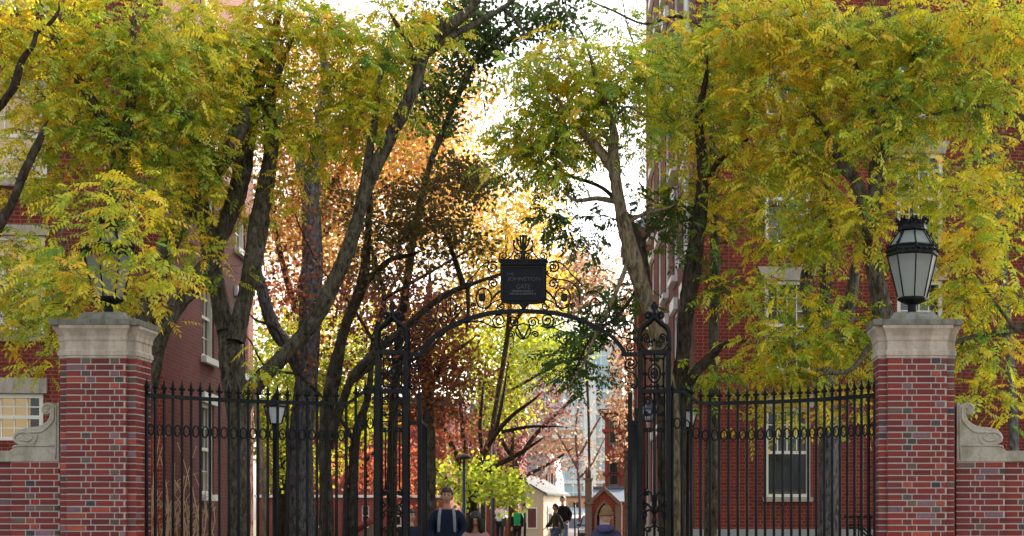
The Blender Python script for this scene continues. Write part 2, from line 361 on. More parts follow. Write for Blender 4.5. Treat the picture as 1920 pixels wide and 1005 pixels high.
l.new(pb.outputs[0], m1.inputs[1]); l.new(tl.outputs[0], m1.inputs[2]); l.new(m1.outputs[0], m2.inputs[1]); l.new(tr.outputs[0], m2.inputs[2])
l.new(m2.outputs[0], n['Material Output'].inputs[0]); M['frost'] = fm
M['bulb'] = mat('opal_bulb', (.75, .68, .42), .5)
CXL, CXR = P(180, 0, YP).x, P(1720, 0, YP).x
pillar(CXL, 'left brick gate pillar with a stone cap half hidden by yellow leaves', 0)
pillar(CXR, 'right brick gate pillar with a pale stone cap, its lantern in clear view', 1)
lantern(CXL, 'black octagonal lantern on the left pillar, veiled by yellow leaves')
lantern(CXR, 'black octagonal lantern on the right pillar with frosted panes and crown')

# low walls with carved scrolls beside the pillars
SCR = [(85, 790), (85, 90), (110, 95), (122, 132), (150, 112), (190, 93), (235, 92), (275, 112), (297, 150), (297, 185), (283, 215), (250, 235), (215, 230), (197, 208), (200, 255), (228, 308), (285, 350), (340, 374), (410, 380), (480, 390), (560, 412), (612, 450), (635, 500), (625, 550), (575, 588), (620, 600), (640, 635), (670, 660), (672, 790)]
def side_wall(side):
    YW = YP+.18
    sg = 1 if side else -1
    def fx(u): return (u-U0)/F*YW if side else ((1905-u)-U0)/F*YW
    nm = 'right' if side else 'left'
    def seg(ua, ub, y, zt):
        xs = sorted((fx(ua), fx(ub))); return xs[0], xs[1], y, zt
    zt = zz(866, YW)
    t = thing('brick_wall', f'low brick wall running off from the {nm} pillar under a carved scroll', 'wall', (fx(1860), YW, 0))
    bm, bb = MB(), MB(); x0, x1 = sorted((fx(1793), fx(1884))); x2, x3 = sorted((fx(1884), fx(2500)))
    bm.box(x0, x1, YW+.0, YW+.40, 0, zt); lay(bb, (x0, YW), (x1, YW), .12, zt, 0)
    bm.box(x2, x3, YW+.05, YW+.35, 0, zt); lay(bb, (x2, YW+.05), (x3, YW+.05), .12, zt, 1)
    world_parent(bm.build('mortar_core', M['mortar']), t); world_parent(bb.build('brickwork', M['brick']), t)
    cb = MB(); cb.box(x2, x3, YW+.0, YW+.40, zt+.004, zz(845, YW)); world_parent(cb.build('coping', M['scrollstone']), t)
    s_ = thing('carved_scroll', ('pale mossy stone scroll on the wall right of the right pillar' if side else 'grey stone scroll on the wall left of the left pillar'), 'scroll', (fx(1838), YW+.1, zt), group='stone scrolls flanking the pillars')
    b = MB(); cv = lambda x, y: (fx(x*.1593+1780), zz(y*.1593+740, YW))
    poly = [cv(x, y) for x, y in SCR]
    if not side: poly = poly[::-1]
    poly = poly[::-1]
    b.prism(poly, YW-.01, YW+.36)
    o = b.build('stone_block', M['scrollstone']); md = o.modifiers.new('edge', 'BEVEL'); md.width = .012; md.segments = 2; md.limit_method = 'ANGLE'
    world_parent(o, s_)
    b = MB()
    def rib(pts, r):
        w_ = [Vector((cv(x, y)[0], YW-.012, cv(x, y)[1])) for x, y in pts]; b.tube(smooth(w_, 3), r, 8)
    rib([(150, 150), (150, 280), (200, 360), (270, 420), (330, 440), (460, 440)], .014)
    rib([(350, 460), (350, 520), (400, 580), (500, 590), (590, 560), (610, 500), (560, 450), (470, 445), (410, 480), (410, 520), (460, 545), (540, 530), (550, 500)], .012)
    rib([(205, 170), (205, 130), (250, 118), (275, 160), (250, 205), (222, 190), (230, 160)], .010)
    rib([(120, 130), (122, 300), (125, 760)], .010)
    rib([(128, 600), (560, 600), (630, 625)], .012)
    world_parent(b.build('carving', M['scrollstone']), s_)
def smooth(pts, k=4):
    pts = [Vector(p) for p in pts]; out = []; n = len(pts)
    for i in range(n-1):
        p0, p1, p2, p3 = pts[max(i-1, 0)], pts[i], pts[i+1], pts[min(i+2, n-1)]
        for j in range(k):
            t = j/k; out.append(.5*((2*p1)+(p2-p0)*t+(2*p0-5*p1+4*p2-p3)*t*t+(3*p1-p0-3*p2+p3)*t**3))
    out.append(pts[-1]); return out
side_wall(0); side_wall(1)

# ------------------------------------------------------------------ wrought iron gate
YG = 17.9
GX = lambda u: (u-U0)/F*YG
GZ = lambda v: EYE+(HV-v)/F*YG
PXM = YG/F
def spiral(cu, cv, r, a0=0, turns=1.6, d=1, sq=1.0, rin=.18):
    n = int(14*turns)+2
    return [(cu+r*(1-(1-rin)*i/(n-1))*math.cos(a0+d*2*math.pi*turns*i/(n-1)), cv+sq*r*(1-(1-rin)*i/(n-1))*math.sin(a0+d*2*math.pi*turns*i/(n-1))) for i in range(n)]
def ring(cu, cv, rx, ry, n=22): return [(cu+rx*math.cos(2*math.pi*i/n), cv+ry*math.sin(2*math.pi*i/n)) for i in range(n+1)]
def iron(b, pts, r=.9, dy=0, cx=None, sm=1):
    """pts in photo pixels on the gate plane; cx: also mirrored about that column"""
    for mir in ((0,) if cx is None else (0, 1)):
        q = [Vector((GX(2*cx-u if mir else u), YG+dy, GZ(v))) for u, v in pts]
        if sm > 1: q = smooth(q, sm)
        b.tube(q, (r*1.15+.32)*PXM, 6)
CA = 981.0
arch = thing('gate_arch', 'black wrought iron arch of scrolls over the gateway, carrying the shield sign', 'gate arch', (GX(CA), YG, GZ(660)))
AP = [(981, 583), (1040, 587), (1080, 597), (1111, 610), (1144, 629), (1164, 650), (1174, 668)]
b = MB()
for mir in (0, 1):
    top = smooth([Vector(((2*CA-u if mir else u), v, 0)) for u, v in AP], 5); n = len(top)
    for i, p in enumerate(top):
        tn = (top[min(i+1, n-1)]-top[max(i-1, 0)]).normalized(); nn = Vector((-tn.y, tn.x, 0)); nn = nn if nn.y < 0 else -nn
        for s_, dy in ((3.6, -.045), (3.6, .045), (-3.6, .045), (-3.6, -.045)):
            q = p+nn*s_; b.v.append((GX(q.x), YG+dy, GZ(q.y)))
    base = len(b.v)-4*n
    for i in range(n-1):
        for k in range(4): b.face(None, (base+4*i+k, base+4*i+(k+1) % 4, base+4*i+4+(k+1) % 4, base+4*i+4+k))
    b.face(None, (base, base+1, base+2, base+3)); b.face(None, tuple(base+4*(n-1)+k for k in (3, 2, 1, 0)))
for ua, ub in ((767, 797), (1165, 1195)): b.box(GX(ua), GX(ub), YG-.05, YG+.05, GZ(668), GZ(661))
bmesh_fix = world_parent(b.build('arch_band', M['iron']), arch)
b = MB()
def both(pts, r=1.0, sm=1): iron(b, pts, r, 0, CA, sm)
both(spiral(1038, 501, 12, -2.4, 1.7, 1)); both([(1030, 492), (1048, 492), (1060, 500), (1070, 513), (1082, 524), (1092, 536)], .8, 3)
both(spiral(1037, 532, 10, 1.2, 1.6, -1)); both([(1024, 512), (1032, 520), (1048, 524), (1064, 526), (1078, 535), (1086, 550), (1087, 568)], .9, 3)
both(ring(1055, 559, 14.5, 19), 1.0); both(spiral(1075, 572, 5, 2.5, 1.3, 1), .9)
both([(1018, 556), (1022, 570), (1032, 578)], .9, 3); both(spiral(1022, 574, 8, -.5, 1.5, 1), .9); both([(1020, 560), (1036, 566), (1046, 576), (1056, 584)], .9, 3)
both([(1024, 545), (1032, 552), (1040, 562)], 1.6, 3)
both([(1100, 549), (1112, 545), (1126, 551), (1138, 566), (1143, 585), (1146, 604)], .9, 3); both(ring(1116, 576, 10, 17), .9); both([(1117, 560), (1117, 594)], .8)
both(spiral(1104, 580, 9, .4, 1.5, 1), .9); both(spiral(1129, 600, 10, 2.2, 1.6, -1)); both(spiral(1154, 604, 9, 0, 1.6, -1)); both(spiral(1160, 588, 8, 2.9, 1.5, 1), .9)
both(spiral(1178, 615, 15, 2.5, 1.9, 1)); both([(1142, 606), (1150, 618), (1160, 630), (1175, 634), (1190, 638), (1196, 650)], 1.0, 3); both(spiral(1181, 650, 9, -.4, 1.6, 1), .9)
both(spiral(1182, 681, 13, -.9, 1.9, 1)); both([(1170, 686), (1178, 696), (1190, 702), (1195, 714), (1193, 728)], 1.0, 3); both(spiral(1188, 724, 5, 0, 1.4, 1), .9)
# under the arch
both(spiral(1026, 601, 14, 1.9, 1.9, -1)); both(spiral(999, 604, 11, .3, 1.7, -1)); both([(1014, 611), (1030, 615), (1048, 608), (1066, 602), (1090, 605)], .9, 3)
both([(968, 610), (975, 624), (981, 636)], 1.3, 3); both([(981, 606), (992, 611), (995, 622), (989, 632), (981, 636)], .9, 3); both(spiral(1004, 627, 7, 3.0, 1.5, 1), .9); both(spiral(1182, 681, 5, 0, 1), .9)
# crest over the sign
both(spiral(993, 483, 6.5, 2.4, 1.5, 1), 1.0); both([(997, 462), (1000, 474), (1008, 484), (1016, 487)], .9, 3); both(spiral(1018, 480, 9, 1.8, 1.6, -1), .9)
both([(984, 468), (990, 458), (993, 447), (989, 452)], 1.3, 3); both([(983, 466), (986, 454), (986, 444)], 1.3, 3); both([(985, 472), (994, 468), (999, 459), (997, 452)], 1.2, 3); both([(984, 474), (993, 475), (999, 470)], 1.0, 3)
iron(b, [(981, 490), (981, 470), (981, 440)], 2.0); iron(b, [(981, 490), (981, 470)], 3.6)
for u, v in ((993, 447), (986, 443), (998, 452), (976, 443), (969, 447), (964, 452)): b.ball((GX(u), YG, GZ(v)), 2.6*PXM, 6)
world_parent(b.build('scrollwork', M['iron']), arch)
for u in (1058, 2*CA-1058):
    b = MB(); b.prism([(GX(u+x), GZ(558+y)) for x, y in ((-6, -6), (-6, 4), (-3, 8), (0, 7), (3, 8), (6, 4), (6, -6), (2, -8), (-2, -8))][::-1], YG-.02, YG+.02)
    world_parent(b.build('small_shield', M['iron']), arch)
b = MB(); b.prism([(GX(u), GZ(v)) for u, v in ((939, 498), (1024, 498), (1024, 560), (1020, 567), (1008, 569), (990, 570), (981, 580), (972, 570), (954, 569), (942, 567), (939, 560))][::-1], YG-.05, YG+.05)
sign = world_parent(b.build('sign_board', M['signiron'] if 'signiron' in M else M['iron']), arch)
b = MB(); b.box(GX(936), GX(1027), YG-.10, YG+.10, GZ(491), GZ(488)); b.box(GX(939), GX(1024), YG-.08, YG+.08, GZ(498), GZ(491))
for k in range(26): b.ball((GX(941+k*3.2), YG-.08, GZ(495)), 1.2*PXM, 5)
b2 = world_parent(b.build('sign_cornice', M['iron']), arch)
b = MB()
for x0, x1, y0, y1 in ((941, 944, 503, 562), (1019, 1022, 503, 562), (941, 1022, 500, 503), (948, 1015, 562, 564)): b.box(GX(x0), GX(x1), YG-.062, YG-.05, GZ(y1), GZ(y0))
world_parent(b.build('sign_border', M['iron']), arch)
SGM = mat('sign_metal', (.006, .008, .012), .7, spec=.15, noise=[(40, .5, (.05, .045, .035), .55, .75)]); sign.data.materials[0] = SGM
M['letter'] = mat('worn_letters', (.020, .022, .026), .5)
def text(body, u, v, hpx, wpx, Y, name, parent, m, ext=.004):
    c = bpy.data.curves.new(name, 'FONT'); c.body = body; c.align_x = 'CENTER'; c.align_y = 'CENTER'; c.size = 1; c.extrude = .5*ext
    o = link(bpy.data.objects.new(name, c)); bpy.context.view_layer.update()
    me = bpy.data.meshes.new_from_object(o.evaluated_get(bpy.context.evaluated_depsgraph_get())); bpy.data.objects.remove(o)
    xs = [q.co.x for q in me.vertices]; ys_ = [q.co.y for q in me.vertices]; cx, cy = (min(xs)+max(xs))/2, (min(ys_)+max(ys_))/2
    sx = wpx*Y/F/(max(xs)-min(xs)); sy = hpx*Y/F/(max(ys_)-min(ys_)); c0 = P(u, v, Y)
    for q in me.vertices:
        x, y, z = q.co; q.co = (c0.x+(x-cx)*sx, Y-z*1.0, c0.z+(y-cy)*sy)
    me.materials.clear(); me.materials.append(m); o = link(bpy.data.objects.new(name, me))
    return world_parent(o, parent)
YS = YG-.054
text('THE', 957, 514, 5, 14, YS, 'lettering', arch, M['letter'])
text('JOHNSTON', 982, 524, 9, 62, YS, 'lettering', arch, M['letter'])
text('GATE', 981, 537, 9, 26, YS, 'lettering', arch, M['letter'])
b = MB()
for v, a, c in ((547, 961, 1001), (552, 957, 1005)):
    x = a
    while x < c:
        ww = random.uniform(1.2, 2.6); b.box(GX(x), GX(x+ww), YS-.004, YS+.004, GZ(v+1.7), GZ(v-1.7)); x += ww+random.choice([.5, .5, .6, 1.8])
world_parent(b.build('small_inscription', M['letter']), arch)

def pylon(cu, label):
    c0 = cu; t = thing('iron_gatepost', label, 'gatepost', (GX(c0), YG, 0), group='openwork iron gateposts')
    b = MB()
    for s_ in (-1, 1):
        xa, xb = sorted((GX(c0+s_*31), GX(c0+s_*22))); b.box(xa, xb, YG-.07, YG+.07, 0, GZ(655))
    for va, vb in ((657, 665), (730, 738), (1075, 1085)): b.box(GX(c0-22), GX(c0+22), YG-.055, YG+.055, GZ(vb), GZ(va))
    b.box(GX(c0-36), GX(c0+36), YG-.12, YG+.12, 0, .18)
    world_parent(b.build('post_frame', M['iron']), t)
    b = MB()
    for dy in (-.05, .05):
        iron(b, [(c0-28, 658), (c0-28, 628), (c0-24, 616), (c0-12, 606), (c0-3, 597), (c0-1, 588)], 3.2, dy, c0, 4)
    iron(b, [(c0, 600), (c0, 572)], 2.6); b.ball((GX(c0), YG, GZ(590)), 5*PXM, 8, 1.2); b.ball((GX(c0), YG, GZ(577)), 3.6*PXM, 8)
    iron(b, spiral(c0+12, 592, 7.5, 2.8, 1.3, 1), 2.2, 0, c0); iron(b, [(c0, 582), (c0+5, 576), (c0+3, 571), (c0, 566)], 1.4, 0, c0, 3)
    world_parent(b.build('ogee_finial', M['iron']), t)
    b = MB(); I = lambda pts, r=1.1, sm=1, dy=0: iron(b, pts, r, dy, c0, sm)
    I([(c0-23, 640), (c0-22, 630), (c0-14, 626), (c0-10, 633)], 1.1, 3); I(spiral(c0-13, 637, 7, -1, 1.5, -1)); I(spiral(c0-7, 646, 6, 2, 1.4, 1)); I([(c0-24, 645), (c0-18, 655), (c0-6, 658)], 1.1, 3)
    for k in range(3): b.ball((GX(c0+(k-1)*5), YG, GZ(637+abs(k-1)*3)), 3*PXM, 6)
    I([(c0-17, 672), (c0-17, 725)], 1.0); I([(c0-19, 672), (c0, 672)], 1.0); I([(c0-19, 725), (c0, 725)], 1.0)
    iron(b, ring(c0, 700, 11, 17), 1.3); iron(b, ring(c0, 700, 6, 9), 1.2); b.prism([(GX(c0-5), GZ(700)), (GX(c0), GZ(692)), (GX(c0+5), GZ(700)), (GX(c0), GZ(709))][::-1], YG-.015, YG+.015)
    I(spiral(c0-17, 700, 4, 0, 1.3)); iron(b, [(c0, 666), (c0, 683)], 1.2); iron(b, [(c0, 717), (c0, 730)], 1.2)
    I([(c0-21, 666), (c0-14, 674)], .9); I([(c0-21, 730), (c0-14, 722)], .9); I(spiral(c0-6, 674, 3.5, 0, 1.3)); I(spiral(c0-6, 723, 3.5, 0, 1.3))
    world_parent(b.build('upper_panel', M['iron']), t)
    b = MB()
    iron(b, [(c0, 738), (c0, 1080)], 1.9)
    I(spiral(c0-13, 752, 8, -1.2, 1.6, -1)); I([(c0-10, 744), (c0-3, 752), (c0-2, 768), (c0-8, 778), (c0-16, 776)], 1.2, 3); I(spiral(c0-15, 775, 5, 0, 1.3))
    I([(c0-20, 790), (c0-6, 790), (c0-6, 803), (c0-19, 803), (c0-19, 790)], 1.2); I(spiral(c0-17, 806, 4, 0, 1.3)); I(spiral(c0-7, 806, 4, 3, 1.3, -1))
    I([(c0-13, 803), (c0-13, 918)], 1.0); I([(c0-8, 738), (c0-8, 745)], 1.0)
    I([(c0-13, 915), (c0-18, 922), (c0-10, 928)], 1.1, 3); I([(c0-3, 950), (c0-4, 930), (c0-12, 921), (c0-18, 928)], 1.3, 3); I(spiral(c0-15, 926, 5, 2, 1.4))
    I([(c0-2, 962), (c0-8, 950), (c0-18, 942)], 1.3, 3); I(spiral(c0-18, 946, 6.5, -1.3, 1.5, -1)); I([(c0-2, 962), (c0-10, 956), (c0-18, 962)], 1.3, 3); I(spiral(c0-18, 966, 6.5, 1.3, 1.5, 1))
    b.ball((GX(c0), YG, GZ(976)), 4.5*PXM, 8, 1.6); I([(c0, 985), (c0-8, 990), (c0-14, 1000), (c0-12, 1012)], 1.3, 3); I(spiral(c0-12, 992, 6, 0, 1.4)); I(spiral(c0-13, 1018, 6, 0, 1.4)); I([(c0-13, 1020), (c0-13, 1080)], 1.0)
    for x in (-19, 19): iron(b, [(c0+x, 738), (c0+x, 1080)], .9)
    world_parent(b.build('lower_panel', M['iron']), t)
pylon(736, 'left openwork iron gatepost with greenish tarnish and curled finial')
pylon(1227, 'right openwork iron gatepost in front of a sunlit trunk, curled finial')
def leaf_gate(uh, sx, ang, label):
    t = thing('gate_leaf', label, 'gate', (GX(uh), YG+.02, 0), R(ang), group='open gate leaves')
    L, Ht = 1.35, GZ(735)
    b = MB(); b.box(-.025, .025, 0, .06, .05, Ht); b.box(-.02, .02, L-.05, L, .05, Ht-.1); b.box(-.015, .015, .06, L-.05, .15, .20); b.box(-.015, .015, .06, L-.05, Ht-.35, Ht-.31); b.box(-.015, .015, .06, L-.05, 1.0, 1.05)
    b.build('stile_frame', M['iron'], t)
    b = MB()
    for k in range(10): b.tube([(0, .14+k*.118, .2), (0, .14+k*.118, Ht-.33)], .011, 6)
    b.build('bars', M['iron'], t)
    b = MB()
    for k in range(9): b.tube([(0, .2+k*.118+.04*math.cos(q*.7), Ht-.48+.09*math.sin(q*.7)) for q in range(10)], .006, 5)
    b.build('ring_frieze', M['iron'], t)
    b = MB(); z = GZ(792); b.box(-abs(.11) if sx > 0 else .0, 0 if sx > 0 else .11, -.02, .02, z-.03, z+.02); b.build('hinge', M['iron'], t)
leaf_gate(786, 1, 6.6, 'left gate leaf swung open, seen nearly edge on beside the left gatepost')
leaf_gate(1181, -1, -1.6, 'right gate leaf swung open, seen nearly edge on beside the right gatepost')

# fences curving from the pillars to the gateposts
def make_bar():
    b = MB(); zr = 2.85
    b.tube([(0, 0, .12), (0, 0, zr)], .0175, 6); b.tube([(0, 0, zr), (0, 0, zr+.075), (0, 0, zr+.08), (0, 0, zr+.20)], [.014, .014, .027, .002], 6)
    b.tube([(-.035, 0, zr+.105), (-.028, 0, zr+.085), (0, 0, zr+.078), (.028, 0, zr+.085), (.035, 0, zr+.105)], .010, 5); b.tube([(0, -.03, zr+.10), (0, 0, zr+.078), (0, .03, zr+.10)], .010, 5)
    b.ball((0, 0, zr+.055), .021, 6)
    return b
bar0 = None
def fence(sg, ug, up, label):
    global bar0
    xg, xp = GX(ug), (up-U0)/F*(YP+.36); W = abs(xp-xg); dep = 1.27
    ph = 2*math.atan(dep/W); Rr = W/math.sin(ph)
    t = thing('iron_fence', label, 'fence', ((xg+xp)/2, YG-.5, 0))
    n = int(Rr*ph/.110); pts = []
    for i in range(n*4+1):
        a = ph*i/(n*4); pts.append((xg+sg*Rr*math.sin(a), YG-Rr*(1-math.cos(a)), a))
    def rz(i):                                   # rail steps up at the gatepost
        s_ = i/4*.110; q = min(max((s_-.10)/.24, 0), 1); return .145*(1-q*q*(3-2*q))
    for k, (za, w_, h_) in enumerate(((2.85, .018, .022), (.14, .016, .02))):
        b = MB()
        P_ = [(x, y, za-.0+(rz(i) if k == 0 else 0)) for i, (x, y, a) in enumerate(pts)]
        for i, (x, y, z) in enumerate(P_):
            a = pts[i][2]; nx, ny = sg*math.sin(a), math.cos(a)*1.0
            for o_, h in ((-w_, -h_), (w_, -h_), (w_, h_), (-w_, h_)): b.v.append((x+nx*o_, y+ny*o_, z+h))
        for i in range(len(P_)-1):
            for q in range(4): b.face(None, (4*i+q, 4*i+4+q, 4*i+4+(q+1) % 4, 4*i+(q+1) % 4))
        world_parent(b.build('rail', M['iron']), t)
    b = MB()
    for i in range(n):
        x, y, a = pts[i*4+2]; tx, ty = sg*math.cos(a), -math.sin(a); zc = 2.47+(rz(i*4+2))
        b.tube([(x+tx*.036*math.cos(q*math.pi/8), y+ty*.036*math.cos(q*math.pi/8), zc+.062*math.sin(q*math.pi/8)) for q in range(17)], .0095, 5, cap=False)
    world_parent(b.build('ring_frieze', M['iron']), t)
    for i in range(n+1):
        x, y, a = pts[i*4]
        if bar0 is None: bar0 = make_bar().build('bar', M['iron']); o = bar0
        else: o = link(bar0.copy())
        o.parent = t; o.matrix_parent_inverse = Matrix(); o.rotation_euler = (0, 0, -sg*a)
        o.location = (x-t.location.x, y-t.location.y, (rz(i*4)*.55 if i < 3 else 0))
fence(-1, 703, 277, 'curved black iron fence of spear bars left of the gateway')
fence(1, 1261, 1640, 'curved black iron fence of spear bars right of the gateway')
# ------------------------------------------------------------------ buildings
TH = math.atan(240/F); RV = Vector((math.cos(TH), math.sin(TH), 0)); DV = Vector((-math.sin(TH), math.cos(TH), 0))
def on_front(C, u):       # distance along the front wall where photo column u meets it
    k = (u-U0)/F; return (k*C.y-C.x)/(RV.x-k*RV.y)
def on_side(C, u):
    k = (u-U0)/F; return (k*C.y-C.x)/(DV.x-k*DV.y)
def z_at(C, a, b, v): y = C.y+a*RV.y+b*DV.y; return EYE+(HV-v)/F*y
def wall_holes(b, L, H, holes, y=0.0, depth=.18, axis='x', z0=0):
    """wall on y=const (or x=const) from 0..L with rectangular holes and reveals"""
    xs = sorted({0, L, *[h[0] for h in holes], *[h[1] for h in holes]}); zs = sorted({z0, H, *[h[2] for h in holes], *[h[3] for h in holes]})
    T = (lambda x, q, z: (x, q, z)) if axis == 'x' else (lambda x, q, z: (q, x, z))
    fl = axis != 'x'
    for i in range(len(xs)-1):
        for j in range(len(zs)-1):
            xm, zm = (xs[i]+xs[i+1])/2, (zs[j]+zs[j+1])/2
            if any(h[0] < xm < h[1] and h[2] < zm < h[3] for h in holes): continue
            q = [T(xs[i], y, zs[j]), T(xs[i+1], y, zs[j]), T(xs[i+1], y, zs[j+1]), T(xs[i], y, zs[j+1])]
            b.face(q[::-1] if fl else q)
    for x0, x1, z0_, z1 in holes:
        s = depth
        for q in ((( x0, 0, z0_), (x0, s, z0_), (x0, s, z1), (x0, 0, z1)), ((x1, 0, z1), (x1, s, z1), (x1, s, z0_), (x1, 0, z0_)), ((x0, 0, z1), (x0, s, z1), (x1, s, z1), (x1, 0, z1)), ((x1, 0, z0_), (x1, s, z0_), (x0, s, z0_), (x0, 0, z0_))):
            p = [T(a, (y+bb if axis == 'x' else y+bb), c) for a, bb, c in q]; b.face(p[::-1] if fl else p)
def sash(parent, x0, x1, z0, z1, y=0.0, axis='x', sgn=1, cols=3, rows=2, behind='glass', frame='white', low_dark=False, trim=True, curtain=None):
    """window: frame > pane ; axis 'x' lies in plane y, axis 'y' in plane x; sgn gives the inward direction"""
    def bx(b, a0, a1, d0, d1, c0, c1):
        d0, d1 = sorted((y+sgn*d0, y+sgn*d1))
        if axis == 'x': b.box(a0, a1, d0, d1, c0, c1)
        else: b.box(d0, d1, a0, a1, c0, c1)
    b = MB(); t = .075; zm = (z0+z1)/2
    for a0, a1, c0, c1 in ((x0, x0+t, z0, z1), (x1-t, x1, z0, z1), (x0+t, x1-t, z1-t, z1), (x0+t, x1-t, z0, z0+t*.8)): bx(b, a0, a1, .03, .15, c0, c1)
    bx(b, x0+t, x1-t, .06, .13, zm-.03, zm+.03)
    for h0, h1, dd in ((zm+.03, z1-t, .085), (z0+t*.8, zm-.03, .10)):
        if low_dark and dd > .09: continue
        for k in range(1, cols): xx = x0+t+(x1-x0-2*t)*k/cols; bx(b, xx-.011, xx+.011, dd, dd+.025, h0, h1)
        for k in range(1, rows): zq = h0+(h1-h0)*k/rows; bx(b, x0+t, x1-t, dd+.002, dd+.023, zq-.011, zq+.011)
    f = b.build('window', M[frame], parent)
    b = MB(); bx(b, x0+t*.8, x1-t*.8, .112, .122, z0+t*.6, z1-t*.8); b.build('pane', M[behind], f)
    if curtain:
        b = MB(); bx(b, x0+t, x1-t, .16, .17, zm if curtain == 'half' else z0+t, z1-t); b.build('blind', M['shade'], f)
    return f
def bit(parent, name, m, *boxes):
    b = MB()
    for q in boxes: b.box(*q)
    return b.build(name, m, parent)
# clear-ish glass in front of blinds
gm = mat('reflecting_glass', (.03, .035, .04), .04, spec=1.0); gn = gm.node_tree.nodes; gl = gm.node_tree.links
gt = gn.new('ShaderNodeBsdfTransparent'); gmx = gn.new('ShaderNodeMixShader'); gmx.inputs[0].default_value = .6; gt.inputs[0].default_value = (.9, .92, .9, 1)
gl.new(gn['Principled BSDF'].outputs[0], gmx.inputs[1]); gl.new(gt.outputs[0], gmx.inputs[2]); gl.new(gmx.outputs[0], gn['Material Output'].inputs[0]); M['clear'] = gm

# left hall
C = P(305, HV, 25); C.z = 0
LB = thing('brick_hall', 'dark red brick hall behind the left pillar with glowing windows and stone sills', 'building', C, TH)
b = MB(); holes = []; wins = []
for u0, u1, v0, v1 in ((-85, 81, 738, 826), (-80, 84, 442, 626), (-78, 88, 172, 336), (-80, 90, -120, 8)):
    a0, a1 = on_front(C, u0), on_front(C, u1); am = (a0+a1)/2; wins.append((a0, a1, z_at(C, a1, 0, v1), z_at(C, a1, 0, v0)))
for a0, a1, c0, c1 in list(wins): wins.append((a0-3.6, a1-3.6, c0, c1))
L0 = -14
b.m = 0; wall_holes(b, 14, 15.5, [(w_[0]+14, w_[1]+14, w_[2], w_[3]) for w_ in wins], z0=.9)
b.v = [(x-14, y, z) for x, y, z in b.v]
fw = b.build('front_wall', M['bldg_front'], LB)
b = MB(); SB = (on_side(C, 475)); sw = []
bs = on_side(C, 390)
for v0, v1 in ((758, 927), (520, 672), (275, 420), (30, 180)): sw.append((bs-.48, bs+.48, z_at(C, 0, bs, v1), z_at(C, 0, bs, v0)))
for w_ in list(sw): sw.append((w_[0]+2.9, w_[1]+2.9, w_[2], w_[3]))
wall_holes(b, SB, 15.5, sw, y=0, depth=-.18, axis='y', z0=.9)
b.v = [(x, y, z) for x, y, z in b.v]; b.build('side_wall', M['bldg_side'], LB)
b = MB(); b.box(-14, -.001, SB-.2, SB, 0, 15.5); b.box(-14, -.01, 7, 7.1, 0, 15); b.build('back_wall', M['bldg_front'], LB)
b = MB(); b.box(-14.05, .03, -.05, SB, 0, .92); b.build('stone_base', M['granite'], LB)
b = MB(); b.slab([(-14.3, -.3), (.3, -.3), (.3, SB+.3), (-14.3, SB+.3)], 15.5, 15.8); b.build('roof', M['slate'], LB)
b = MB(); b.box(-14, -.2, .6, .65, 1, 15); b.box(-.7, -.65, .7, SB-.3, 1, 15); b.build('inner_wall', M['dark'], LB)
for i, (a0, a1, c0, c1) in enumerate(wins):
    f = sash(LB, a0, a1, c0, c1, cols=6 if i % 4 == 0 else 4, rows=2, behind='clear')
    b = MB(); b.box(a0+.05, a1-(.28 if i == 0 else .05), .2, .22, c0+.02 if i % 4 != 1 else c0+.45, c1-.02); b.build('curtain', M['curtain_glow'] if i in (0, 1, 2) else M['shade'], f)
    if i != 0: bit(LB, 'sill', M['limestone'], (a0-.06, a1+.06, -.08, .1, c0-.13, c0-.002))
    hh = .26 if i % 4 == 0 else .17
    bit(LB, 'lintel', M['limestone'], (a0-.05, a1+.07, -.05, .05, c1+.002, c1+hh))
a0, a1, c0, c1 = wins[1]
ac = MB(); ac.box(a1-.75, a1-.3, -.28, .1, c0+.03, c0+.36)
for k in range(9): ac.box(a1-.72, a1-.42, -.29, -.28, c0+.07+k*.03, c0+.085+k*.03)
ac.build('air_conditioner', M['trim'], LB)
for a0, a1, c0, c1 in sw:
    sash(LB, a0, a1, c0, c1, y=0, axis='y', sgn=-1, behind='glass')
    bit(LB, 'sill', M['trim'], (-.05, .10, a0-.08, a1+.08, c0-.12, c0-.002)); bit(LB, 'lintel', M['trim'], (-.05, .07, a0-.08, a1+.08, c1+.002, c1+.2))

# right hall
C = P(1303, HV, 29); C.z = 0; CRH = C
RB = thing('brick_hall', 'tall red brick hall behind the right fence with white sash windows', 'building', C, TH)
HR = 17.0
b = MB(); wins = []
for uc in (1477, 1725, 1973):
    for vs in (932, 693, 455, 217, -20, -255):
        a0, a1 = on_front(C, uc-43), on_front(C, uc+43); wins.append((a0, a1, z_at(C, a0, 0, vs), z_at(C, a0, 0, vs-168)))
wall_holes(b, 13, HR, wins, z0=1.25); b.build('front_wall', M['bldg_front'], RB)
SR = on_side(C, 1211); b = MB(); sw = []
nb = 5
for k in range(nb):
    bb = 1.6+k*(SR-2.6)/nb
    for c0, c1 in ((1.9, 3.6), (4.4, 6.1), (6.85, 8.55), (9.3, 11.0), (11.75, 13.45), (14.2, 15.7)): sw.append((bb, bb+1.05, c0, c1))
wall_holes(b, SR, HR, sw, y=0, depth=.18, axis='y', z0=1.25)
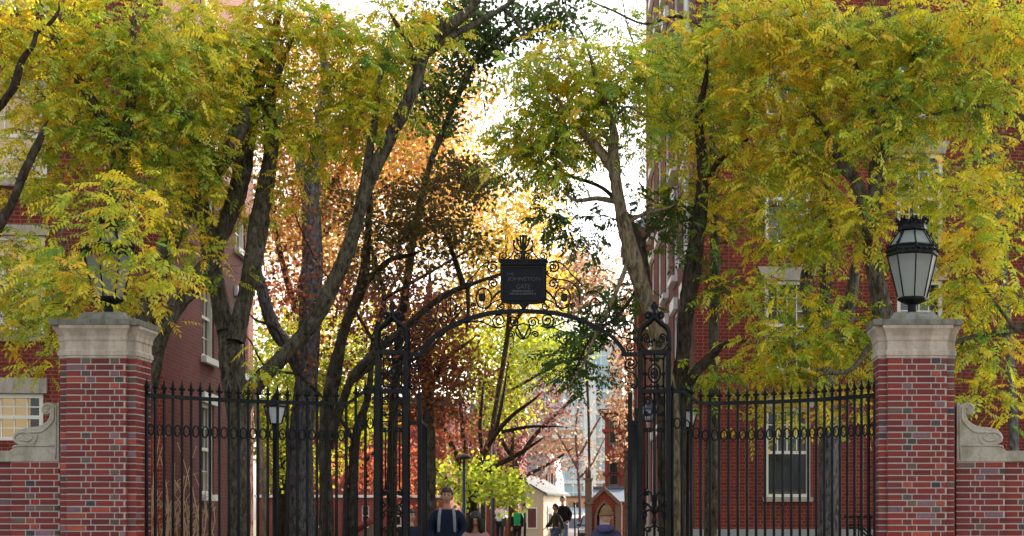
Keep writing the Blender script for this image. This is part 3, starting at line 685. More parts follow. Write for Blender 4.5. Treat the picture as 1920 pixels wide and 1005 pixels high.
# side wall of this hall faces left: flip
b.f = [tuple(reversed(f)) for f in b.f]; b.build('side_wall', M['bldg_side'], RB)
b = MB(); b.box(0.001, 13, SR-.2, SR, 0, HR); b.build('back_wall', M['bldg_front'], RB)
b = MB(); b.box(-.04, 13.05, -.05, SR, 0, 1.25); b.build('stone_base', M['granite'], RB)
b = MB(); b.slab([(-.35, -.35), (13.3, -.35), (13.3, SR+.3), (-.35, SR+.3)], HR, HR+.35); b.build('cornice', M['trim'], RB)
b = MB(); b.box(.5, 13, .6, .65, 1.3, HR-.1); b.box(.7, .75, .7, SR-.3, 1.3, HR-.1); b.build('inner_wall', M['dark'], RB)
for i, (a0, a1, c0, c1) in enumerate(wins):
    f = sash(RB, a0, a1, c0, c1, cols=4, rows=3, behind='clear', low_dark=(i == 0))
    zm = (c0+c1)/2
    b = MB(); b.box(a0+.09, a1-.09, .2, .21, zm+.02 if i != 2 else c0+.1, c1-.1)
    b.build('blind', M['shade'], f)
    bit(RB, 'sill', M['limestone'], (a0-.04, a1+.04, -.07, .1, c0-.09, c0-.002))
    b = MB(); m_ = (a0+a1)/2; b.prism([(a0-.04, c1+.002), (a1+.04, c1+.002), (a1+.14, c1+.26), (m_+.13, c1+.26), (m_+.14, c1+.33), (m_-.14, c1+.33), (m_-.13, c1+.26), (a0-.14, c1+.26)], -.04, .05); b.build('lintel', M['limestone'], RB)
for a0, a1, c0, c1 in sw:
    sash(RB, a0, a1, c0, c1, y=0, axis='y', sgn=1, behind='glass', frame='trim')
    bit(RB, 'sill', M['trim'], (-.14, .05, a0-.08, a1+.08, c0-.13, c0-.002)); bit(RB, 'lintel', M['trim'], (-.09, .05, a0-.1, a1+.1, c1+.002, c1+.26))
b = MB(); b.tube([(-.12, .45, .1), (-.12, .45, HR-.2)], .06, 8)
for z in (1.9, 5, 8, 11, 14): b.box(-.2, -.04, .36, .54, z, z+.1)
b.build('downpipe', M['trim'], RB)
bit(RB, 'meter_box', M['trim'], (-.14, -.002, .9, 1.25, 1.75, 2.0))
o = thing('stair_rail', 'black iron stair rail against the right hall, just left of the right pillar', 'handrail', P(1600, HV, 27)-Vector((0, 0, EYE)))
b = MB(); q = lambda u, v: tuple(P(u, v, 27)-o.location)
for pts in ([q(1582, 969), q(1700, 969)], [q(1586, 984), q(1612, 984), q(1650, 1020)], [q(1586, 990), (q(1610, 990)), q(1646, 1026)]): b.tube(pts, .018, 6)
for u in (1588, 1610, 1632): b.tube([(q(u, 969)[0], q(u, 969)[1], 0), q(u, 969)], .015, 6)
b.build('rail', M['iron'], o)

# building behind with slate roof and cornice
C = P(1197, HV, 45.3); C.z = 0
t = thing('corniced_building', 'brick building with a stone cornice and slate roof past the right hall', 'building', C, TH)
zc = 9.7
b = MB(); b.box(0, 7, 0, 3, 0, zc); b.build('wall', M['bldg_old'], t)
b = MB(); b.slab([(-.2, -.2), (7, -.2), (7, 3.1), (-.2, 3.1)], zc, zc+.2); b.slab([(-.4, -.4), (7.1, -.4), (7.1, 3.3), (-.4, 3.3)], zc+.2, zc+.5)
for k in range(5): b.box(-.38, -.2, k*.6, k*.6+.25, zc-.15, zc+.198)
for k in range(10): b.box(.2+k*.5, .42+k*.5, -.38, -.2, zc-.15, zc+.198)
b.build('cornice', M['brownstone'], t)
b = MB(); n = len(b.v); b.v += [(-.3, -.3, zc+.5), (7, -.3, zc+.5), (7, 3.2, zc+.5), (-.3, 3.2, zc+.5), (1.2, 1.2, zc+1.9), (6, 1.2, zc+1.9), (6, 2, zc+1.9), (1.2, 2, zc+1.9)]
for f in ((0, 1, 5, 4), (1, 2, 6, 5), (2, 3, 7, 6), (3, 0, 4, 7), (4, 5, 6, 7)): b.face(None, f)
b.build('roof', M['slate'], t)
for k in range(1):
    for z in (1.2, 4.2, 7.2):
        f = MB(); f.box(-.06, -.004, 1+k*3.2, 2.1+k*3.2, z, z+1.9); w1 = f.build('window', M['brownstone'], t)
        f = MB(); f.box(-.075, -.062, 1.12+k*3.2, 1.98+k*3.2, z+.12, z+1.78); f.build('pane', M['glass'], w1)

# victorian brick house
C = P(1134, HV, 72); C.z = 0
t = thing('brick_townhouse', 'deep red Victorian townhouse at the end of the street with a hipped slate roof', 'building', C, 0)
s = 72/F
zt = EYE+(HV-775)*s
b = MB(); b.box(0, 5, 0, 8, -1, zt); b.box(-.12, 5, -.08, 8, zt-.9, zt-.75); b.box(-.1, 5, -.06, 8, zt-3.0, zt-2.85); b.build('wall', M['bldg_old'], t)
b = MB(); b.box(-.3, 5.3, -.3, 8.3, zt, zt+.2); b.build('cornice', M['brownstone'], t)
b = MB(); b.v += [(-.3, -.3, zt+.2), (5.3, -.3, zt+.2), (5.3, 8.3, zt+.2), (-.3, 8.3, zt+.2), (2.5, 2.5, zt+1.6), (2.5, 5.5, zt+1.6)]
for f in ((0, 1, 4), (1, 2, 5, 4), (2, 3, 5), (3, 0, 4, 5)): b.face(None, f)
b.build('roof', M['slate'], t)
for u0, u1 in ((1144, 1158), (1176, 1190)):
    for v0, v1 in ((868, 908), (788, 830)):
        x0, x1 = (u0-1134)*s, (u1-1134)*s; c0, c1 = EYE+(HV-v1)*s, EYE+(HV-v0)*s
        b = MB(); b.box(x0-.08, x1+.08, -.1, -.004, c0-.15, c0); b.box(x0-.08, x1+.08, -.1, -.004, c1, c1+.22); b.box(x0-.06, x0, -.06, -.004, c0, c1); b.box(x1, x1+.06, -.06, -.004, c0, c1); f = b.build('window', M['brownstone'], t)
        b = MB(); b.box(x0, x1, -.05, -.004, c0, c1); b.build('pane', M['glass'], f)
        b = MB(); b.box(x0, x1, -.07, -.052, (c0+c1)/2-.03, (c0+c1)/2+.03); b.box((x0+x1)/2-.02, (x0+x1)/2+.02, -.07, -.052, c0, c1); b.build('glazing_bar', M['dark'], f)

# gothic porch
C = P(1133, HV, 64); C.z = 0; s = 64/F; Q = lambda u, v: ((u-1133)*s, EYE+(HV-v)*s)
t = thing('gothic_porch', 'small orange brick gothic gatehouse with a pointed arch and blue slate roof', 'building', C, 0)
b = MB()
outer = [Q(1106, 1050), Q(1106, 942), Q(1133, 917), Q(1160, 942), Q(1160, 1050)]
inner = [Q(1147, 1050), Q(1147, 968), Q(1144, 957), Q(1139, 949), Q(1133, 943), Q(1127, 949), Q(1122, 957), Q(1119, 968), Q(1119, 1050)]
loop = outer+inner
for y in (0, 2.5):
    b.v += [(x, y, z) for x, z in loop]
N = len(loop)
for o_, fl in ((0, 0), (N, 1)):
    fs = [(0, 1, 11, 12, 13), (1, 2, 9, 10, 11), (2, 3, 7, 8, 9), (3, 4, 5, 6, 7)]
    for f in fs: q = [i+o_ for i in f]; b.face(None, q[::-1] if not fl else q)
for i in range(N): j = (i+1) % N; b.face(None, (i, j, N+j, N+i))
b.build('wall', M['bldg_front'], t)
b = MB()
for sg in (1, -1):
    pl = [(sg*x, z) for x, z in (Q(1133, 912), Q(1165, 942), Q(1165, 947), Q(1160, 947), Q(1133, 920))]
    b.prism(pl if sg < 0 else pl[::-1], -.15, .05)
for sg in (1, -1):
    pl = [(sg*x, z) for x, z in (Q(1147, 1040), Q(1147, 968), Q(1144, 957), Q(1139, 949), Q(1133, 943), Q(1133, 938), Q(1141, 945), Q(1147, 954), Q(1151, 968), Q(1151, 1040))]
    b.prism(pl if sg < 0 else pl[::-1], -.08, -.002)
b.tube([(0, 0, Q(0, 913)[1]), (0, 0, Q(0, 905)[1])], .04, 5)
b.build('stone_gable', M['brownstone'], t)
b = MB(); x0, x1 = Q(1108, 0)[0], Q(1170, 0)[0]; z0, z1 = Q(0, 940)[1], Q(0, 914)[1]
b.face([(x0, .2, z0), (x1, .2, z0), (x1, 1.6, z1), (x0, 1.6, z1)]); b.face([(x1, 3, z0), (x0, 3, z0), (x0, 1.6, z1), (x1, 1.6, z1)]); b.face([(x0, .2, z0), (x0, 1.6, z1), (x0, 3, z0)]); b.face([(x1, .2, z0), (x1, 3, z0), (x1, 1.6, z1)])
b.box(x0, x1, 1.5, 1.7, z1-.02, z1+.08); b.build('roof', M['slate'], t)
b = MB(); x0, x1 = Q(1097, 0)[0], Q(1110, 0)[0]; zt = Q(0, 900)[1]
b.box(x0, x1, -.1, .3, 0, zt); b.box(x0-.06, x1+.06, -.16, .36, Q(0, 945)[1], Q(0, 941)[1]); b.box(x0-.06, x1+.06, -.16, .36, zt, zt+.08)
for fx_, fy_, h in ((.08, 0, .55), (.22, 0, .45), (.15, .1, .75), (.04, .2, .5)): b.tube([(x0+fx_, fy_, zt+.08), (x0+fx_, fy_, zt+.08+h*.5), (x0+fx_, fy_, zt+.08+h)], [.045, .055, .004], 5)
b.box(Q(1154, 0)[0], Q(1166, 0)[0], -.1, .25, 0, Q(0, 946)[1])
b.build('pinnacle_pier', M['brownstone'], t)

# grey clapboard house, cream house
M['clap'] = mat('grey_clapboard', (.30, .33, .33), .8); M['cream'] = mat('cream_clapboard', (.46, .38, .26), .7); M['tan'] = mat('tan_stucco', (.42, .28, .17), .9)
M['roofgrey'] = mat('grey_shingle', (.06, .065, .07), .9, noise=[(5, .4, (.10, .11, .12), .4, .7)])
C = P(1000, HV, 100); C.z = -1; s = 100/F; Q = lambda u, v: ((u-1000)*s, EYE+1+(HV-v)*s)
t = thing('grey_gabled_house', 'grey clapboard house with a steep gable above the cream house', 'house', C, 0)
b = MB(); b.prism([Q(1020, 990), Q(1042, 990), Q(1042, 900), Q(1033, 853), Q(1022, 893)][::1], 0, 7); b.box(Q(960, 0)[0], Q(1020, 0)[0], 1.0, 7, 0, Q(0, 893)[1]); b.build('wall', M['clap'], t)
b = MB(); z0, z1 = Q(0, 893)[1], Q(0, 848)[1]; x0, x1 = Q(955, 0)[0], Q(1024, 0)[0]
b.face([(x0, .7, z0), (x1, .7, z0), (x1, 3.6, z1), (x0, 3.6, z1)]); b.face([(x1, 7.2, z0), (x0, 7.2, z0), (x0, 3.6, z1), (x1, 3.6, z1)])
b.build('roof', M['roofgrey'], t)
b = MB()
for sg in ((1033, 850, 1044, 903), (1033, 850, 1020, 897)):
    p0, p1 = Q(*sg[:2]), Q(*sg[2:]); b.tube([(p0[0], -.08, p0[1]), (p1[0], -.08, p1[1])], .10, 4)
b.box(Q(960, 0)[0], Q(1021, 0)[0], .55, .7, z0-.12, z0+.05); b.build('white_trim', M['trim'], t)
for u in (1023.5, 1033.5):
    x0, x1 = Q(u, 0)[0], Q(u+3.5, 0)[0]; b = MB(); b.box(x0-.06, x1+.06, -.06, -.004, Q(0, 909)[1], Q(0, 885)[1]); f = b.build('window', M['trim'], t)
    b = MB(); b.box(x0, x1, -.09, -.062, Q(0, 908)[1], Q(0, 887)[1]); b.build('pane', M['glass'], f)
C = P(1019, HV, 84); C.z = -.7; s = 84/F
ce = thing('cream_house', 'sunlit cream clapboard house at the end of the path', 'house', C, R(-10))
HH = EYE+.7+(HV-924)*s
b = MB(); b.prism([(-1.35, 0), (0, 0), (0, HH), (-1.35, HH+.75)], 0, 5); b.build('wall', M['cream'], ce)
b = MB(); b.prism([(-1.6, HH+.9), (-1.6, HH+1.0), (.25, HH-.03), (.25, HH-.13)], -.2, 5.2); b.build('roof', M['roofgrey'], ce)
f = MB(); f.box(-.95, -.35, -.06, -.004, 1.5, 2.7); w1 = f.build('window', M['trim'], ce); f = MB(); f.box(-.89, -.41, -.075, -.062, 1.56, 2.64); f.build('pane', M['glass'], w1)
for y in (.8, 2.9):
    f = MB(); f.box(.004, .06, y, y+.9, 1.5, 2.8); w1 = f.build('window', M['trim'], ce); f = MB(); f.box(.062, .075, y+.08, y+.82, 1.58, 2.72); f.build('pane', M['glass'], w1)
C = P(1072, HV, 92); C.z = -1; t = thing('tan_shop', 'low tan shopfront with a pale blue awning behind the standing man', 'building', C, 0)
s = 92/F; H0 = EYE+1+(HV-934)*s
b = MB(); b.box(-1.5, 1.7, 0, 5, 0, H0); b.build('wall', M['tan'], t); bit(t, 'parapet', M['brownstone'], (-1.6, 1.8, -.1, .1, H0, H0+.15))
for x0 in (-1.2, -.2, .8):
    f = MB(); f.box(x0, x0+.7, -.04, -.004, H0-1.0, H0-.25); f.build('window', M['glass'], t)
b = MB(); z = EYE+1+(HV-962)*s; b.v += [(-1.2, -.02, z+.35), (1.6, -.02, z+.35), (1.6, -1.0, z), (-1.2, -1.0, z), (-1.2, -.02, z+.3), (1.6, -.02, z+.3), (1.6, -1.0, z-.12), (-1.2, -1.0, z-.12)]
for f in ((0, 1, 2, 3), (7, 6, 5, 4), (3, 2, 6, 7), (0, 3, 7, 4), (1, 5, 6, 2)): b.face(None, f)
M['awning'] = mat('pale_blue_awning', (.35, .55, .62), .7); b.build('awning', M['awning'], t)

# glass office block
gmx = mat('curtain_wall', (.3, .4, .45), .35, spec=.8); n = gmx.node_tree.nodes; l = gmx.node_tree.links
uvn = n.new('ShaderNodeUVMap'); br = n.new('ShaderNodeTexBrick'); l.new(uvn.outputs[0], br.inputs['Vector']); br.offset = 0; br.squash = 1
br.inputs['Scale'].default_value = 1; br.inputs['Brick Width'].default_value = 1.05; br.inputs['Row Height'].default_value = 2.6; br.inputs['Mortar Size'].default_value = .05
br.inputs['Color1'].default_value = (.20, .36, .44, 1); br.inputs['Color2'].default_value = (.50, .56, .55, 1); br.inputs['Mortar'].default_value = (.72, .74, .74, 1); br.inputs['Bias'].default_value = .1
l.new(br.outputs[0], n['Principled BSDF'].inputs['Base Color'])
C = P(1075, HV, 170); C.z = -1; s = 170/F; t = thing('glass_office_block', 'pale blue glass office block far behind the street', 'building', C, 0)
H0 = EYE+1+(HV-640)*s
b = MB(); b.box(-7.5, 5.6, 0, 10, 0, H0); b.build('facade', gmx, t)
b = MB()
for k in range(8): b.box(-7.55, 5.65, -.25, .02, 1+k*2.6, 1.35+k*2.6)
b.box(1.2, 2.6, -.6, 0, 0, H0*.85); b.build('floor_bands', M['trim'], t)
b = MB(); b.box(-5, 1.0, -.12, -.02, H0*.42, H0*.55); b.box(1.0, 4.5, -.12, -.02, H0*.24, H0*.34); b.build('tan_panels', M['tan'], t)

# low brick building to the left of the path
C = P(480, HV, 62); C.z = 0; s = 62/F; Q = lambda u, v: ((u-480)*s, EYE+(HV-v)*s)
t = thing('red_brick_house', 'low red brick house with a white belt course behind the left fence', 'house', C, 0)
x1 = Q(835, 0)[0]; zt = Q(0, 760)[1]; b = MB(); holes = []
for uc in (540, 605, 661, 685, 745, 800):
    for v0, v1 in ((948, 986), (870, 912)): holes.append((Q(uc-7, 0)[0], Q(uc+7, 0)[0], Q(0, v1)[1], Q(0, v0)[1]))
wall_holes(b, x1, zt, holes, depth=.12); b.box(0, x1, 4, 4.1, 0, zt); b.box(x1-.1, x1, .01, 4, 0, zt, ); b.build('wall', M['bldg_old'], t)
bit(t, 'belt_course', M['trim'], (-.05, x1+.05, -.10, .02, Q(0, 933)[1], Q(0, 928)[1])); bit(t, 'roof', M['slate'], (-.3, x1+.3, -.3, 5, zt, zt+.3))
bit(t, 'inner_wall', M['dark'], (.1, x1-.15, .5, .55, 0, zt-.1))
for i, (x0, x2, c0, c1) in enumerate(holes):
    b = MB(); e = .035
    for q in ((x0, x0+e, c0, c1), (x2-e, x2, c0, c1), (x0+e, x2-e, c1-e, c1), (x0+e, x2-e, c0, c0+e), (x0+e, x2-e, (c0+c1)/2-e/2, (c0+c1)/2+e/2)): b.box(q[0], q[1], .04, .09, q[2], q[3])
    f = b.build('window', M['trim'] if i % 2 == 0 else M['dark'], t)
    b = MB(); b.box(x0+.01, x2-.01, .07, .08, c0+.01, c1-.01); b.build('pane', M['clear'], f)
    if i % 2 == 0: b = MB(); b.box(x0+.03, x2-.03, .11, .12, c0+(c1-c0)*.62, c1-.03); b.build('blind', M['shade'], f)
    bit(t, 'sill', M['trim'], (x0-.05, x2+.05, -.05, .03, c0-.08, c0-.002))
b = MB(); k = 0
for k in range(6): b.box(Q(668+k*8, 0)[0], Q(676+k*8, 0)[0], -1.8, -.9, 0, .3+k*.17)
b.build('entrance_steps', M['brownstone'], t)
p0, p1 = Q(664, 1002), Q(714, 972); M['redpaint'] = mat('red_paint', (.16, .022, .016), .6)
for y in (-1.85, -.85): b = MB(); b.tube([(p0[0], y, p0[1]), (p1[0], y, p1[1])], .10, 6); b.build('stair_parapet', M['redpaint'], t)
C = P(800, HV, 88); C.z = -.6; s = 88/F; Q = lambda u, v: ((u-800)*s, EYE+.6+(HV-v)*s)
t = thing('brick_terrace', 'long dark red brick terrace beyond the spreading tree in the gateway', 'building', C, 0)
x1 = Q(974, 0)[0]; zt = Q(0, 770)[1]; b = MB(); holes = []
for uc in range(816, 970, 22):
    for v0, v1 in ((938, 972), (880, 914), (822, 856)): holes.append((Q(uc-5, 0)[0], Q(uc+5, 0)[0], Q(0, v1)[1], Q(0, v0)[1]))
wall_holes(b, x1, zt, holes, depth=.12); b.box(0, x1, 4, 4.1, 0, zt); b.box(x1-.1, x1, .01, 4, 0, zt); b.build('wall', M['bldg_front'], t)
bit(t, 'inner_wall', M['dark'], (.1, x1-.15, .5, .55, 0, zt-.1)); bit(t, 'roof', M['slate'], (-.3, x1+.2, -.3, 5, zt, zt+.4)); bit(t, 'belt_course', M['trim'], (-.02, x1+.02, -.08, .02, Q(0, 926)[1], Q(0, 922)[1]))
for x0, x2, c0, c1 in holes:
    b = MB(); e = .05
    for q in ((x0, x0+e, c0, c1), (x2-e, x2, c0, c1), (x0+e, x2-e, c1-e, c1), (x0+e, x2-e, c0, c0+e), (x0+e, x2-e, (c0+c1)/2-e/2, (c0+c1)/2+e/2)): b.box(q[0], q[1], .04, .09, q[2], q[3])
    f = b.build('window', M['trim'], t); b = MB(); b.box(x0+.01, x2-.01, .07, .08, c0+.01, c1-.01); b.build('pane', M['glass'], f)
# ------------------------------------------------------------------ trees
def catmull(pts, k=5):
    A = np.array(pts, float); n = len(A); out = []
    for i in range(n-1):
        p0, p1, p2, p3 = A[max(i-1, 0)], A[i], A[i+1], A[min(i+2, n-1)]
        for j in range(k):
            t = j/k; out.append(.5*((2*p1)+(p2-p0)*t+(2*p0-5*p1+4*p2-p3)*t*t+(3*p1-p0-3*p2+p3)*t**3))
    out.append(A[-1]); return np.array(out)
def limb_world(pts, Y, k=5):
    """pts (u, v, width px[, dY]) -> smoothed world path with radii, wandering a little in depth"""
    W = []
    wob = RNG.normal(0, .10, len(pts)).cumsum()*.5
    for i, p in enumerate(pts):
        y = Y+(p[3] if len(p) > 3 else wob[i]); q = P(p[0], p[1], y); W.append((q.x, q.y, max(q.z, -1.0), p[2]/F*y/2*(.86 if Y < 26 else 1)))
    a_, b_ = np.array(W[-2]), np.array(W[-1]); e_ = b_+(b_-a_)*.5+np.array([*RNG.normal(0, .04, 3), 0]); e_[3] = min(.004, b_[3]*.3); W.append(tuple(e_))
    return catmull(W, k)
def bark_tube(b, path, n=12, rough=.10):
    pts = [Vector(p[:3]) for p in path]; m = len(pts); base = len(b.v); b.smooth = True
    t0 = (pts[1]-pts[0]).normalized(); up = Vector((0, 1, 0)) if abs(t0.y) < .9 else Vector((1, 0, 0)); x = t0.cross(up).normalized()
    ph = RNG.uniform(0, 6.28, 4)
    for i, p in enumerate(pts):
        t = (pts[min(i+1, m-1)]-pts[max(i-1, 0)]).normalized(); x = (x-t*x.dot(t)).normalized(); y = t.cross(x)
        for k in range(n):
            a = 2*math.pi*k/n
            r = path[i][3]*(1+rough*(math.sin(2*a+ph[0]+i*.25)+.7*math.sin(3*a+ph[1]-i*.35)+.5*math.sin(5*a+ph[2]+i*.5))+rough*.4*RNG.normal())
            b.v.append(tuple(p+(x*math.cos(a)+y*math.sin(a))*r))
    for i in range(m-1):
        for k in range(n): k2 = (k+1) % n; b.face(None, (base+i*n+k, base+i*n+k2, base+(i+1)*n+k2, base+(i+1)*n+k))
    b.face(None, [base+(m-1)*n+k for k in range(n)]); b.smooth = False
def np_mesh(name, V, nv, mats, parent, col):
    """V: (faces, nv, 3) separate polygons; col: (faces, 3)"""
    nf = len(V); me = bpy.data.meshes.new(name); me.vertices.add(nf*nv); me.vertices.foreach_set('co', V.astype(np.float32).ravel())
    me.loops.add(nf*nv); me.loops.foreach_set('vertex_index', np.arange(nf*nv, dtype=np.int32))
    me.polygons.add(nf); me.polygons.foreach_set('loop_start', np.arange(nf, dtype=np.int32)*nv)
    me.update(calc_edges=True); me.materials.append(mats)
    c = np.ones((nf*nv, 4), np.float32); c[:, :3] = np.repeat(col, nv, axis=0)
    me.color_attributes.new('Col', 'FLOAT_COLOR', 'CORNER').data.foreach_set('color', c.ravel())
    o = link(bpy.data.objects.new(name, me)); o.parent = parent; o.matrix_parent_inverse = Matrix.Translation(parent.location).inverted()
    return o
def tubes_np(name, segs, m, parent):
    """segs: list of (path N x 4); thin 4-sided twigs in one mesh"""
    b = MB()
    for path in segs: b.tube([p[:3] for p in path], [max(float(p[3]), .0015) for p in path], 4, cap=False)
    o = b.build(name, m, uv=False); o.parent = parent; o.matrix_parent_inverse = Matrix.Translation(parent.location).inverted(); return o
def pal(name):
    return {'locust': [(.12, .26, .028), (.23, .37, .03), (.40, .48, .035), (.60, .58, .035), (.76, .60, .03), (.78, .48, .025)],
            'green': [(.04, .085, .015), (.05, .11, .018), (.08, .14, .02), (.12, .18, .02)],
            'olive': [(.06, .07, .015), (.11, .10, .02), (.17, .12, .025), (.19, .10, .035), (.09, .10, .02)],
            'orange': [(.66, .50, .12), (.62, .36, .09), (.52, .20, .07), (.68, .50, .13), (.42, .15, .06)],
            'rust': [(.24, .07, .035), (.34, .11, .04), (.18, .05, .03), (.42, .19, .05)],
            'red': [(.45, .09, .05), (.5, .16, .07), (.34, .06, .04), (.5, .24, .08)],
            'lemon': [(.42, .42, .03), (.55, .50, .04), (.30, .36, .03), (.22, .30, .03)],
            'gold': [(.60, .42, .05), (.60, .32, .05), (.5, .45, .05), (.45, .2, .04)],
            'purple': [(.17, .06, .055), (.13, .05, .045), (.22, .09, .06), (.2, .12, .07)],
            'tanleaf': [(.36, .20, .11), (.28, .15, .09), (.44, .29, .17)]}[name]
def colours(pos, palette, spread=1.0, shift=0.0, freq=.9):
    A = np.array(pal(palette)); n = len(A)
    f = np.sin(pos[:, 0]*freq*2.1+1.3*np.sin(pos[:, 2]*freq*1.7))+np.sin(pos[:, 2]*freq*2.9+pos[:, 1]*1.9+.7)+.6*np.sin(pos[:, 0]*5.3+pos[:, 2]*4.1)
    t = np.clip(.565+.10*f+shift+RNG.normal(0, .25*spread, len(pos)), 0, .999)*(n-1)
    i = t.astype(int); k = (t-i)[:, None]; c = A[i]*(1-k)+A[np.minimum(i+1, n-1)]*k
    return c*RNG.uniform(.8, 1.2, (len(pos), 1))
def basis(d):
    d = d/np.linalg.norm(d, axis=1, keepdims=True); up = np.zeros_like(d); up[:, 2] = 1
    s = np.cross(d, up); s /= np.linalg.norm(s, axis=1, keepdims=True)+1e-9; return d, s, np.cross(s, d)
def compound(base, dirs, L, lw=.031, ll=.078, pairs=6):
    """pinnate leaves: returns leaflet quads (n*(2p+1),4,3) and rachis quads"""
    d, s, u = basis(dirs); n = len(base); quads = []; L = L[:, None]
    sz = RNG.uniform(.65, 1.25, (n, 1)); roll = RNG.normal(0, .5, (n, 1)); s, u = s*np.cos(roll)+u*np.sin(roll), u*np.cos(roll)-s*np.sin(roll)
    down = np.array([[0, 0, -1.0]])
    def rach(t): return base+d*L*t+down*L*((.30)*t*t)
    for k in range(pairs+1):
        t = .18+.82*k/pairs; c = rach(t); tang = d+down*.84*t; tang /= np.linalg.norm(tang, axis=1, keepdims=True)
        for sg in ((1, -1) if k < pairs else (0,)):
            l = ll*(1.0-.35*abs(k/pairs-.45))*sz*RNG.uniform(.75, 1.15, (n, 1))
            dr = s*sg*.95+tang*.42+down*RNG.uniform(.05, .75, (n, 1))*(1 if sg else .2)+RNG.normal(0, .12, (n, 3))
            if sg == 0: dr = tang+RNG.normal(0, .1, (n, 3))
            dr /= np.linalg.norm(dr, axis=1, keepdims=True)
            pw = tang-dr*np.sum(tang*dr, 1, keepdims=True) if sg else s
            pw = pw+RNG.normal(0, .15, (n, 3)); pw /= np.linalg.norm(pw, axis=1, keepdims=True)+1e-9
            nrm = np.cross(dr, pw); w_ = lw*.5*sz*RNG.uniform(.8, 1.15, (n, 1))
            quads.append(np.stack([c, c+dr*l*.42+pw*w_+nrm*.004, c+dr*l+down*.008, c+dr*l*.42-pw*w_+nrm*.004], 1))
    rq = []
    for a, c in ((0, .5), (.5, 1.0)):
        p, q = rach(a), rach(c); rq.append(np.stack([p-u*.002, p+u*.002, q+u*.0015, q-u*.0015], 1))
    return np.stack(quads, 1), np.stack(rq, 1)
def grow(nodes, nr, targets, sag=.1, r0=.012, rmin=.003):
    """join every cluster centre to the nearest wood, growing twigs"""
    nodes = list(map(np.array, nodes)); A = np.array(nodes); segs = []
    d0 = np.array([np.min(np.linalg.norm(A-t, axis=1)) for t in targets]); order = np.argsort(d0)
    buf = np.zeros((len(A)+len(targets)*4, 3)); buf[:len(A)] = A; rad = np.zeros(len(buf)); rad[:len(A)] = nr; m = len(A)
    for i in order:
        t = targets[i]; dd = np.linalg.norm(buf[:m]-t, axis=1)+np.maximum(buf[:m, 2]-t[2], 0)*.25; j = int(np.argmin(dd)); p = buf[j]; L = np.linalg.norm(t-p)
        if L < .03: continue
        ra = min(rad[j]*.7, rmin+.004*L+.002); mid = (p+t)/2+RNG.normal(0, .10*L, 3)+np.array([0, 0, .08*L])
        path = catmull([(*p, ra), (*mid, (ra+rmin)/2), (*t, rmin)], 3); segs.append(path)
        for q in (path[2], path[3], path[4], path[-1]): buf[m] = q[:3]; rad[m] = max(q[3], rmin)*1.0; m += 1
    return segs
def blob_points(blobs, Yt, per=1.0):
    """blobs: (u, v, ru, rv, depth radius, clusters, dY) -> centres"""
    out = []
    for bl in blobs:
        u, v, ru, rv, rd, n = bl[:6]; dy = bl[6] if len(bl) > 6 else 0
        n = int(n*per); k = 0
        while k < n:
            q = RNG.uniform(-1, 1, 3)
            if q@q > 1: continue
            y = Yt+dy+q[1]*rd; p = P(u+q[0]*ru, v+q[2]*rv, Yt+dy); c = P(u, v, Yt+dy)
            out.append((p.x, y, p.z)); k += 1
    return np.array(out)
